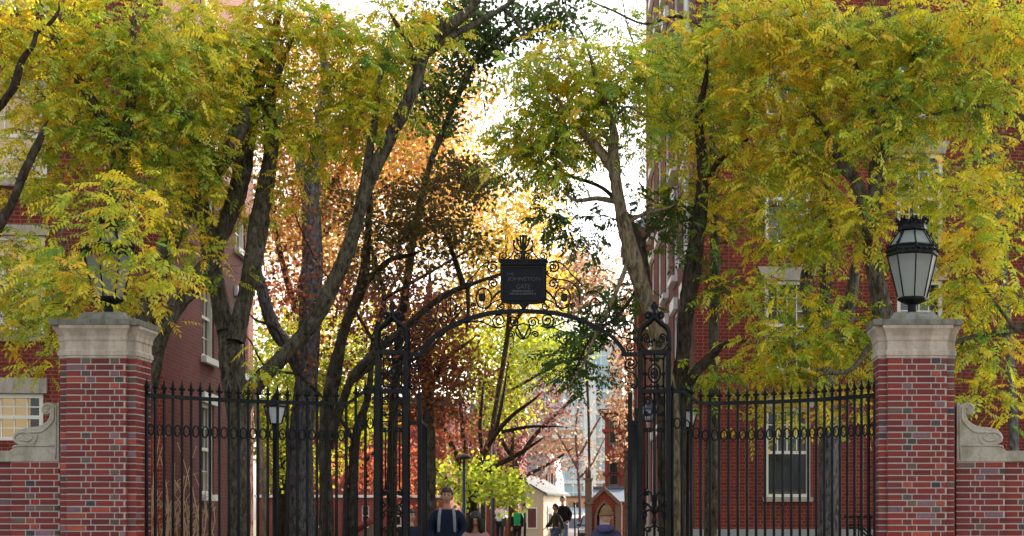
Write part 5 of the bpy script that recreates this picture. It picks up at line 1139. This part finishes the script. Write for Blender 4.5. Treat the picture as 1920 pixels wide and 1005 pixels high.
# ------------------------------------------------------------------ street lamps
M['lampglass'] = mat('lamp_glass', (.62, .66, .66), .25, spec=.6)
M['polegrey'] = mat('grey_green_pole', (.045, .06, .07), .5); M['postwhite'] = mat('pale_post', (.55, .50, .45), .7)
def lamp_post(u, vtop, vbot, Y, label, pole='iron', cap='iron', grp=True, side=0):
    """vtop..vbot: the lantern on top of its pole"""
    s = Y/F; x = (u-U0)*s; g = gz(x, Y); t = thing('lamp_post', label, 'street lamp', (x, Y, g), group='lantern lamp posts along the path' if grp else None)
    zt, zb = EYE+(HV-vtop)*s-g, EYE+(HV-vbot)*s-g; h = zt-zb
    b = MB(); b.lathe([(.12, 0), (.12, .15), (.07, .25), (.06, .9), (.045, 1.0), (.038, zb-.1), (.06, zb-.06), (.05, zb)], n=10); b.build('pole', M[pole], t)
    b = MB(); r0, r1 = h*.20, h*.33
    b.lathe([(r0*.9, zb), (r0*1.05, zb+.02*h)], n=6, smooth=False)
    for k in range(6):
        a = k*math.pi/3; b.tube([(r0*math.cos(a), r0*math.sin(a), zb), (r1*math.cos(a), r1*math.sin(a), zb+h*.52)], .012, 4)
    b.lathe([(r1*1.12, zb+h*.52), (r1*1.15, zb+h*.56), (r1*.7, zb+h*.68), (r1*.35, zb+h*.80), (r1*.3, zb+h*.86), (.02, zb+h*.92), (.005, zb+h)], n=6, smooth=False); b.build('lantern_frame', M[cap], t)
    b = MB(); b.lathe([(r0*.95, zb+.02*h), (r1*.96, zb+h*.52)], n=6, smooth=False); b.build('lantern_glass', M['lampglass'], t)
    return t
M['bluecap'] = mat('blue_lamp_cap', (.03, .06, .14), .5)
lamp_post(516, 735, 795, 23, 'black lantern lamp post seen through the left fence')
lamp_post(1288, 745, 802, 23.5, 'black lantern lamp post just right of the right gatepost')
lamp_post(1216, 750, 788, 36, 'lamp post with a blue cap seen through the upper right gatepost', cap='bluecap', pole='postwhite')
lamp_post(1223, 829, 866, 44, 'lower dark capped lamp post seen through the right gatepost')
lamp_post(984, 940, 958, 70, 'small far lamp post before the sunlit cream house')
t = thing('street_light', 'tall grey street light with a flat head in front of the spreading tree', 'street lamp', (P(870, 0, 40).x, 40, gz(0, 40)))
b = MB(); zt = EYE+(HV-862)*40/F-t.location.z; b.lathe([(.09, 0), (.09, .3), (.055, .4), (.04, zt)], n=10); b.build('pole', M['polegrey'], t)
b = MB(); b.lathe([(.03, zt), (.20, zt+.03), (.22, zt+.06), (.12, zt+.13), (.02, zt+.16)], n=14); b.build('lamp_head', M['polegrey'], t)
for u, Y, vt, lb, m_ in ((924, 40, 935, 'slim teal sign pole behind the woman with long black hair', 'polegrey'), (1078, 52, 944, 'thin black pole right of the man in the black jacket', 'iron')):
    x = (u-U0)/F*Y; g = gz(x, Y); t = thing('sign_pole', lb, 'pole', (x, Y, g)); zt = EYE+(HV-vt)*Y/F-g
    b = MB(); b.tube([(0, 0, 0), (0, 0, zt)], .05 if m_ == 'polegrey' else .03, 8); b.build('pole', M[m_], t)
    b = MB(); b.lathe([(.07, 0), (.07, .04), (.05, .06)], n=8) ; b.ball((0, 0, zt), .045, 6); b.build('fittings', M[m_], t)

# ------------------------------------------------------------------ vehicles
M['carglass'] = mat('car_glass', (.05, .08, .10), .05, spec=1); M['tyre'] = mat('tyre', (.015, .015, .015), .9); M['chrome'] = mat('chrome', (.6, .6, .6), .2, metal=1); M['headlight'] = mat('headlight', (.7, .72, .75), .1, spec=1)
def car(name, label, cat, u, Y, rz, L, W, H, colour, van=False):
    m_ = mat('car_paint', colour, .25, spec=.7); x = (u-U0)/F*Y; t = thing(name, label, cat, (x, Y, gz(x, Y)), rz)
    h = H
    if van: prof = [(0, .25), (0, .9), (.12, 1.05), (.55, h*.92), (.8, h), (L-.1, h), (L, h*.9), (L, .25)]
    else: prof = [(0, .28), (0, .62), (.1, .74), (1.05, .90), (1.75, h-.08), (2.1, h), (3.2, h), (3.9, h-.12), (L-.15, .95), (L, .8), (L, .28)]
    b = MB(); n = len(prof); rings = []
    for sx, k in ((-1, .93), (-1, 1), (1, 1), (1, .93)):
        rings.append([(sx*W/2*(k if z < .8 else k*(1-.16*(z-.8)/(h-.8))), y-L/2, z if k == 1 else z) for y, z in prof])
    for r in (rings[1], rings[2]): b.v += r
    for i in range(n): j = (i+1) % n; b.face(None, (i, n+i, n+j, j))
    b.face(None, list(range(n-1, -1, -1))); b.face(None, list(range(n, 2*n)))
    o = b.build('body', m_, t); md = o.modifiers.new('round', 'BEVEL'); md.width = .06; md.segments = 3; md.limit_method = 'ANGLE'
    b = MB(); i0 = 3 if not van else 2; y0, z0 = prof[i0]; y1, z1 = prof[i0+1]; f0, f1 = .12, .9
    wa, wb = W/2*.88, W/2*.80
    ya, za, yb, zb = y0+(y1-y0)*f0, z0+(z1-z0)*f0, y0+(y1-y0)*f1, z0+(z1-z0)*f1
    b.face([(-wa, ya-L/2-.02, za+.015), (wa, ya-L/2-.02, za+.015), (wb, yb-L/2-.02, zb+.015), (-wb, yb-L/2-.02, zb+.015)]); b.build('windscreen', M['carglass'], t)
    for sx in (-1, 1):
        b = MB(); zw0, zw1 = (.95, h-.15) if not van else (1.05, h-.35)
        a0, a1 = (1.3, 3.7) if not van else (.7, 2.0)
        xw0 = W/2*(1-.16*(zw0-.8)/(h-.8))+.012; xw1 = W/2*(1-.16*(zw1-.8)/(h-.8))+.012
        b.face([(sx*xw0, a0-L/2, zw0), (sx*xw0, a1-L/2, zw0), (sx*xw1, a1-.45-L/2, zw1), (sx*xw1, a0+.5-L/2, zw1)][::sx]); b.build('side_window', M['carglass'], t)
        b = MB(); b.box(sx*W*.36-.17, sx*W*.36+.17, -L/2-.03, -L/2+.05, .58, .74); b.build('headlight', M['headlight'], t)
        for yy in (-L/2+.8, L/2-.85):
            b = MB(); b.lathe([(.20, -.11), (.31, -.10), (.33, -.05), (.33, .05), (.31, .10), (.20, .11)], n=18); b.v = [(z, x, y) for x, y, z in b.v]; w_ = b.build('wheel', M['tyre'], t, (sx*(W/2-.10), yy, .33))
            b = MB(); b.lathe([(.02, -.115), (.19, -.112), (.19, .112), (.02, .115)], n=12); b.v = [(z, x, y) for x, y, z in b.v]; b.build('rim', M['chrome'], w_)
        b = MB(); b.ball((sx*(W/2+.08), -L/2+1.45, .98), .09, 6, .8); b.build('mirror', m_, t)
    b = MB(); b.box(-W*.27, W*.27, -L/2-.025, -L/2+.02, .38, .62); b.build('grille', M['dark'], t)
    b = MB(); b.box(-.26, .26, -L/2-.04, -L/2-.026, .42, .53); b.build('number_plate', M['trim'], t)
    return t
car('parked_car', 'dark car facing the gate, beyond the person in the brown beanie', 'car', 1122, 76, R(0), 4.4, 1.8, 1.5, (.02, .03, .04))
car('white_van', 'white van parked at the curb right of the man in the black jacket', 'van', 1075, 88, R(18), 4.9, 1.9, 1.9, (.75, .76, .74), True)

# ------------------------------------------------------------------ people
def skinned(name, V, E, m, parent, sub=2, root=0):
    """V: (x, y, z, r) or (x, y, z, rx, ry); one continuous surface grown round the skeleton"""
    me = bpy.data.meshes.new(name); me.from_pydata([v[:3] for v in V], E, []); o = link(bpy.data.objects.new(name, me))
    md = o.modifiers.new('skin', 'SKIN'); sv = me.skin_vertices[0].data
    for i, v in enumerate(V): sv[i].radius = (v[3], v[4] if len(v) > 4 else v[3]); sv[i].use_root = (i == root)
    md.use_smooth_shade = True; md.branch_smoothing = .6
    s_ = o.modifiers.new('sub', 'SUBSURF'); s_.levels = sub; s_.render_levels = sub
    bpy.context.view_layer.update(); me2 = bpy.data.meshes.new_from_object(o.evaluated_get(bpy.context.evaluated_depsgraph_get()))
    bpy.data.objects.remove(o); me2.materials.clear(); me2.materials.append(m); me2.polygons.foreach_set('use_smooth', [True]*len(me2.polygons))
    o = link(bpy.data.objects.new(name, me2)); o.parent = parent; return o
def head_pts(c, k, n=28, m=20, grow=0.0):
    """lat-long head facing -y: jaw, brow, nose, cheeks"""
    out = []
    for i in range(m+1):
        th = math.pi*i/m; zc = math.cos(th); row = []
        for j in range(n):
            a = 2*math.pi*j/n; x, y = math.sin(th)*math.cos(a), math.sin(th)*math.sin(a)
            rx, ry, rz = .074, .094, .118
            low = max(0, -zc); wx = 1-.30*low**1.5; wy = 1-.12*low
            px, py, pz = x*rx*wx, y*ry*wy+.008, zc*rz
            fr = max(0, -math.sin(a))
            if fr > 0 and grow == 0:
                f1 = math.exp(-(x*rx/.013)**2)
                py -= f1*(.024*math.exp(-((pz+.022)/.022)**2)+.010*math.exp(-((pz-.01)/.025)**2))           # nose
                py -= .006*math.exp(-((pz-.032)/.012)**2)*math.exp(-(x*rx/.05)**2)                             # brow
                py += .009*math.exp(-((pz-.008)/.014)**2)*math.exp(-((abs(x*rx)-.031)/.014)**2)                # eye sockets
                py -= .006*math.exp(-((pz+.066)/.010)**2)*math.exp(-(x*rx/.022)**2)                            # lips
                py -= .010*math.exp(-((pz+.102)/.016)**2)*math.exp(-(x*rx/.025)**2)                            # chin
            row.append(((c[0]+px*(1+grow))*1.0, c[1]+py*(1+grow), c[2]+pz*(1+grow*.8)))
        out.append(row)
    return out
def add_head(o, c, k, m_=None, tilt=0):
    rows = head_pts((0, 0, 0), k); n = len(rows[0]); bm = bmesh.new(); bm.from_mesh(o.data); vs = []
    ct, st = math.cos(tilt), math.sin(tilt)
    for r in rows: vs.append([bm.verts.new(((x)*k+c[0], (y*ct+z*st*-1)*k+c[1], (z*ct+y*st)*k+c[2])) for x, y, z in r])
    for i in range(len(rows)-1):
        for j in range(n):
            try: f = bm.faces.new((vs[i][j], vs[i+1][j], vs[i+1][(j+1) % n], vs[i][(j+1) % n])); f.smooth = True
            except ValueError: pass
    bm.to_mesh(o.data); bm.free()
M['skin1'] = mat('skin', (.52, .28, .18), .55); M['skin2'] = mat('skin_warm', (.42, .22, .13), .55); M['hairdark'] = mat('black_hair', (.012, .010, .009), .45, bump=(90, .5, .004))
M['eye'] = mat('eye', (.02, .012, .01), .3); M['lip'] = mat('lip', (.35, .10, .08), .5); M['denim'] = mat('denim', (.07, .12, .20), .9, noise=[(30, .4, (.12, .18, .27), .4, .7)])
def cloth(c): return mat('cloth', c, .9, spec=.15, noise=[(14, .35, tuple(x*.6 for x in c), .45, .7)], bump=(25, .5, .01))
def person(label, u, Y, H, face, top, legs, skin='skin1', hair='short', jacket=None, arms='side', stride=.12, lean=0, look=0, extras=()):
    """face: turn in degrees, 0 = towards the camera"""
    x = (u-U0)/F*Y; t = thing('person', label, 'person', (x, Y, gz(x, Y)), R(face)); k = H/1.75
    def q(v): return tuple([v[0]*k, v[1]*k, v[2]*k]+[r*k for r in v[3:]])
    # joints (facing -y); lean tips the upper body forward
    def L(v):
        dz = max(v[2]-.95, 0); return (v[0], v[1]-lean*dz, v[2]-.5*lean*lean*dz)+tuple(v[3:])
    hp = [(0, 0, .95, .15, .11), (0, 0, 1.12, .13, .10), (0, 0, 1.32, .16, .105), (0, .01, 1.45, .07), (0, -.005, 1.52, .052)]
    hd = [(0, -.005-look*.02, 1.575, .050), (0, -.01-look*.04, 1.62, .05), (0, -.01-look*.04, 1.66, .045), (0, -.01-look*.04, 1.68, .03)]
    nose = (0, -.04-look*.04, 1.65, .02)
    sh = {-1: (-.155, .01, 1.41, .052), 1: (.155, .01, 1.41, .052)}
    A = {'side': [(.205, .03, 1.14, .045), (.205, -.05, .89, .032)], 'pocket': [(.245, .07, 1.15, .045), (.17, -.09, .97, .034)], 'strap': [(.30, -.02, 1.20, .045), (.19, -.15, 1.38, .032)],
         'fold': [(.25, .0, 1.14, .045), (.20, -.22, 1.10, .032)], 'swing': [(.23, -.10, 1.15, .045), (.22, -.28, .98, .032)], 'back': [(.23, .14, 1.15, .045), (.23, .20, .92, .032)]}
    am = {-1: A[arms if isinstance(arms, str) else arms[0]], 1: A[arms if isinstance(arms, str) else arms[1]]}
    lg = {}
    for s_ in (-1, 1):
        d = stride*s_; lg[s_] = [(s_*.095, 0, .88, .085), (s_*.10, -.05-d*.9, .50, .058), (s_*.10, -d*1.6+(.06 if d < 0 else 0), .09+(.03 if d < 0 else 0), .038), (s_*.11, -d*1.6-.13, .035, .03)]
    V = [L(v) for v in hp]+[L(v) for v in hd]+[L(nose)]; E = [(0, 1), (1, 2), (2, 3), (3, 4), (4, 5), (5, 6), (6, 7), (7, 8), (6, 9)]
    for s_ in (-1, 1):
        i = len(V); el, wr = am[s_]; el = (s_*el[0],)+el[1:]; wr = (s_*wr[0],)+wr[1:]
        V += [L(sh[s_]), L(el), L(wr)]; E += [(2, i), (i, i+1), (i+1, i+2)]
        w3, e3 = Vector(V[i+2][:3]), Vector(V[i+1][:3]); d = (w3-e3).normalized(); sd2 = Vector((0, -1, 0)).cross(d).normalized() if abs(d.y) < .9 else Vector((1, 0, 0))
        pm = w3+d*.055; V.append((*pm, .030, .018)); p_ = i+3; E.append((i+2, p_))
        for f, (o_, ln) in enumerate(((-.032, .065), (-.011, .075), (.011, .07), (.030, .055))):
            a = pm+d*.028+sd2*o_; c = a+d*ln*.55+Vector((0, -.01, 0)); e = c+d*ln*.4+Vector((0, -.022, 0)); j = len(V)
            V += [(*a, .0095), (*c, .0085), (*e, .007)]; E += [(p_, j), (j, j+1), (j+1, j+2)]
        a = w3+d*.03+sd2*-.035*s_; e = a+d*.04+sd2*-.022*s_+Vector((0, -.01, 0)); j = len(V); V += [(*a, .012), (*e, .009)]; E += [(i+2, j), (j, j+1)]
    for s_ in (-1, 1):
        i = len(V); V += [v for v in lg[s_]]; E += [(0, i), (i, i+1), (i+1, i+2), (i+2, i+3)]
    bo = skinned('body', [q(v) for v in V], E, M[skin], t); hc = L((0, -.02-look*.05, 1.645)); tl_ = -.45*look-lean*.5; add_head(bo, (hc[0]*k, hc[1]*k, hc[2]*k), k, tilt=-tl_)
    # clothes follow the same skeleton
    def torso(extra, zb=.86, arm=True):
        W_ = [L((0, 0, zb, .17+extra, .125+extra)), L((0, 0, 1.12, .155+extra, .12+extra)), L((0, 0, 1.32, .18+extra, .125+extra)), L((0, .01, 1.435, .085+extra, .075+extra))]; Z = [(0, 1), (1, 2), (2, 3)]
        for s_ in (-1, 1):
            i = len(W_); el, wr = am[s_]; a, b_, c = L((sh[s_][0], .01, 1.415, .066+extra)), L((s_*el[0], *el[1:3], .056+extra)), L((s_*wr[0], *wr[1:3], .044+extra)); W_ += [a, b_, c]; Z += [(2, i), (i, i+1), (i+1, i+2)]
        return [q(v) for v in W_], Z
    v_, e_ = torso(.008 if jacket else .014); skinned('shirt' if jacket else 'top', v_, e_, cloth(top), t)
    if jacket:
        if jacket[1] == 'closed': v_, e_ = torso(.03, .80); skinned('jacket', v_, e_, cloth(jacket[0]), t)
        else:
            for s_ in (-1, 1):
                el, wr = am[s_]; W_ = [L((s_*.12, .02, .84, .085, .12)), L((s_*.115, .02, 1.12, .075, .12)), L((s_*.12, .015, 1.34, .085, .12)), L((sh[s_][0], .01, 1.415, .085)), L((s_*el[0], *el[1:3], .068)), L((s_*wr[0], *wr[1:3], .055))]
                skinned('jacket_front', [q(v) for v in W_], [(0, 1), (1, 2), (2, 3), (3, 4), (4, 5)], cloth(jacket[0]), t)
    W_ = [(0, 0, .95, .165, .125)]; Z = []
    for s_ in (-1, 1):
        i = len(W_); W_ += [(v[0], v[1], v[2], v[3]+.022) for v in lg[s_][:3]]; Z += [(0, i), (i, i+1), (i+1, i+2)]
    skinned('trousers', [q(v) for v in W_], Z, legs if not isinstance(legs, tuple) else cloth(legs), t)
    for s_ in (-1, 1):
        a = lg[s_][2]; f = lg[s_][3]; skinned('shoe', [q((a[0], a[1]+.04, .05, .045)), q((f[0], f[1], .042, .042)), q((f[0], f[1]-.06, .035, .032))], [(0, 1), (1, 2)], cloth((.03, .03, .03)), t, 1)
    tl_ = -tl_; ct, st = math.cos(tl_), math.sin(tl_)
    def hq(x, y, z): return ((hc[0]+x)*k, (hc[1]+y*ct-z*st)*k, (hc[2]+z*ct+y*st)*k)      # head space -> body space
    for s_ in (-1, 1):
        b = MB(); b.ball(hq(s_*.030, -.073, .008), .0115*k, 6, .6); b.build('eye', M['eye'], t)
        b = MB(); b.ball(hq(s_*.074, .012, -.010), .022*k, 6, 1.5); b.build('ear', M[skin], t)
        b = MB(); b.tube([hq(s_*.014, -.092, .027), hq(s_*.030, -.090, .033), hq(s_*.047, -.078, .027)], .0045*k, 4); b.build('eyebrow', M['eye'], t)
    b = MB(); b.tube([hq(-.022, -.080, -.064), hq(0, -.090, -.063), hq(.022, -.080, -.064)], .0055*k, 5); b.build('mouth', M['lip'], t)
    gr = {'short': .22, 'long': .18, 'cap': .12, 'beanie': .20}[hair]
    rows = head_pts((0, 0, 0), k, 30, 22, gr); b = MB(); b.smooth = True; n = 30; keep = []
    for i, r in enumerate(rows):
        for j, (x, y, z) in enumerate(r):
            a = 2*math.pi*j/n; fr = -math.sin(a)                                        # 1 at the face
            lim = {'short': .050 if fr > .55 else .01 if fr > -.2 else -.065, 'long': .060 if fr > .60 else -.06, 'cap': .045 if fr > 0 else .0, 'beanie': .040 if fr > .3 else -.012}[hair]
            w_ = .006*math.sin(5*a+i*1.3)+.004*math.sin(11*a+i) if hair in ('short', 'long') else .003*math.sin(9*a)
            if hair == 'beanie' and z > .06: z = z*1.12
            keep.append(z > lim); b.v.append(hq(x*(1+w_*4), y*(1+w_*4)+.004, z+w_*.8))
    for i in range(22):
        for j in range(n):
            q4 = (i*n+j, (i+1)*n+j, (i+1)*n+(j+1) % n, i*n+(j+1) % n)
            if all(keep[v] for v in q4): b.face(None, q4)
    o = b.build('hair' if hair in ('short', 'long') else hair, {'short': M['hairdark'], 'long': M['hairdark'], 'cap': cloth((.22, .20, .17)), 'beanie': cloth((.22, .13, .06))}[hair], t)
    so = o.modifiers.new('thick', 'SOLIDIFY'); so.thickness = .014; so.offset = -1
    if hair == 'cap': b = MB(); b.prism([(-.06, 0), (.06, 0), (.05, .008), (-.05, .008)], -.16, -.07); b.v = [hq(x, y, z+.045) for x, y, z in b.v]; b.build('cap_peak', cloth((.10, .09, .08)), t)
    if hair == 'beanie': b = MB(); b.tube([hq(.092*math.cos(a*.4), .008+.114*math.sin(a*.4), .010+(.030 if math.sin(a*.4) < 0 else 0)) for a in range(17)], .014*k, 8); b.build('beanie_cuff', cloth((.18, .11, .05)), t)
    if hair == 'long':
        b = MB()
        for j in range(54):
            a = R(-50)+R(280)*j/53; c, s2 = math.cos(a), math.sin(a); ll = .40+.06*math.sin(j*1.7)
            pts = [hq(.070*c, .01+.088*s2, .085), hq(.088*c, .012+.108*s2, .02), hq(.105*c, .02+.112*s2, -.08), hq(.130*c+.008*math.sin(j), .03+.12*s2, -.20), hq(.145*c+.012*math.sin(j*2), .05+.12*s2, -ll)]
            b.tube(smooth(pts, 3), [.016*k]*6+[.015*k]*3+[.012*k]*2+[.008*k, .004*k], 6)
        b.build('long_hair', M['hairdark'], t)
    for nm, V_, E_, m_ in extras: skinned(nm, [q(v) for v in V_], E_, m_, t)
    return t
grey = cloth((.24, .24, .25))
strap = lambda s_: ('backpack_strap', [(s_*.115, -.125, 1.12, .018, .012), (s_*.112, -.150, 1.25, .024, .012), (s_*.105, -.135, 1.38, .024, .012), (s_*.09, -.02, 1.475, .022, .012), (s_*.09, .12, 1.42, .022, .012)], [(0, 1), (1, 2), (2, 3), (3, 4)], grey)
person('tall man in a navy jacket with pale backpack straps, walking past the left gate leaf', 838, 24.0, 1.94, 8, (.30, .22, .17), (.055, .055, .042), 'skin2', 'short', ((.012, .018, .035), 'closed'), 'pocket', .14, extras=(strap(-1), strap(1), ('backpack', [(0, .20, 1.0, .15, .08), (0, .22, 1.2, .16, .09), (0, .19, 1.38, .13, .07)], [(0, 1), (1, 2)], cloth((.04, .04, .05)))))
person('woman with long black hair in a dusty pink top, looking down', 892, 21.0, 1.55, 6, (.36, .20, .17), (.05, .05, .06), 'skin2', 'long', None, 'fold', .1, .12, 1.0)
person('person in a white sweatshirt carrying a dark coat over one arm', 938, 58, 1.72, 0, (.72, .70, .68), (.02, .02, .022), 'skin1', 'short', None, ('strap', 'fold'), .12, extras=(('draped_coat', [(.20, -.24, 1.13, .09, .05), (.19, -.22, .95, .13, .07), (.18, -.20, .74, .12, .06)], [(0, 1), (1, 2)], cloth((.05, .048, .045))),))
person('older walker in a green shirt, open black jacket and pale cap', 970, 52, 1.56, -4, (.02, .33, .12), (.018, .018, .02), 'skin1', 'cap', ((.012, .012, .013), 'open'), 'side', .05)
person('man in a black jacket and blue jeans standing with hands in pockets', 1055, 50, 1.86, 6, (.05, .05, .05), M['denim'], 'skin1', 'short', ((.010, .010, .013), 'closed'), 'pocket', .03)
person('blurred walker in a dark top and light jeans passing left of the man in black', 1042, 46, 1.62, -70, (.06, .045, .035), M['denim'], 'skin1', 'short', None, ('swing', 'back'), .24)
bean = person('person in a brown beanie and dark purple hooded coat seen from behind at the gate', 1136, 18.7, 1.60, 176, (.05, .045, .09), (.03, .03, .04), 'skin1', 'beanie', ((.055, .05, .10), 'closed'), 'side', .08, .06,
       extras=(('hood', [(-.12, .06, 1.47, .05), (-.07, .12, 1.49, .055), (0, .145, 1.50, .06), (.07, .12, 1.49, .055), (.12, .06, 1.47, .05), (0, .12, 1.40, .07)], [(0, 1), (1, 2), (2, 3), (3, 4), (2, 5)], cloth((.07, .06, .13))),))
person('passer by half hidden behind the hinge side of the left gate leaf', 770, 26, 1.60, 40, (.10, .08, .08), (.02, .02, .03), 'skin1', 'short', ((.02, .025, .04), 'closed'), 'side', .1)
person('distant person in a red coat', 995, 100, 1.62, 0, (.5, .03, .03), (.03, .03, .04), 'skin1', 'short', None, 'side')
person('distant person in a dark coat right of the red coat', 1012, 98, 1.74, 20, (.04, .035, .03), (.03, .03, .04), 'skin1', 'short', None, 'side')
person('distant person in a purple coat before the cream house', 1027, 97, 1.6, -10, (.06, .04, .09), (.03, .03, .04), 'skin1', 'short', None, 'side')

# dry sunlit canes by the left pillar
t = thing('dry_shrub', 'dry tan canes growing up behind the left fence beside the pillar', 'shrub', (P(320, 0, 19).x, 19, 0))
b = MB()
for i in range(32):
    u = RNG.uniform(278, 400); v = RNG.uniform(800, 965) if u < 370 else RNG.uniform(880, 980); p1 = P(u, v, 19+RNG.uniform(-.5, .5)); x0 = p1.x+RNG.normal(0, .06)
    b0_ = Vector((x0, p1.y+RNG.normal(0, .1), 0)); pts = [b0_-t.location, (b0_*.6+p1*.4)+Vector((RNG.normal(0, .06), 0, 0))-t.location, (b0_*.25+p1*.75)+Vector((RNG.normal(0, .07), 0, 0))-t.location, p1-t.location+Vector((RNG.normal(0, .08), 0, 0))]
    b.tube(smooth(pts, 4), [.012*(1-.7*q_/12) for q_ in range(13)], 5)
    if i % 2: e = pts[2]; b.tube(smooth([e, e+Vector((RNG.normal(0, .08), 0, .15)), e+Vector((RNG.normal(0, .15), 0, .26))], 3), [.006, .006, .005, .005, .004, .003, .002], 4)
M['cane'] = mat('dry_cane', (.45, .30, .17), .8); b.build('canes', M['cane'], t)
b = MB()
for i in range(30): p = P(RNG.uniform(280, 400), RNG.uniform(940, 1000), 19+RNG.uniform(-.4, .4))-t.location; b.face([p, p+Vector((.03, .01, .02)), p+Vector((.05, 0, .06)), p+Vector((.01, -.01, .05))])
b.build('last_leaves', M['cane'], t)
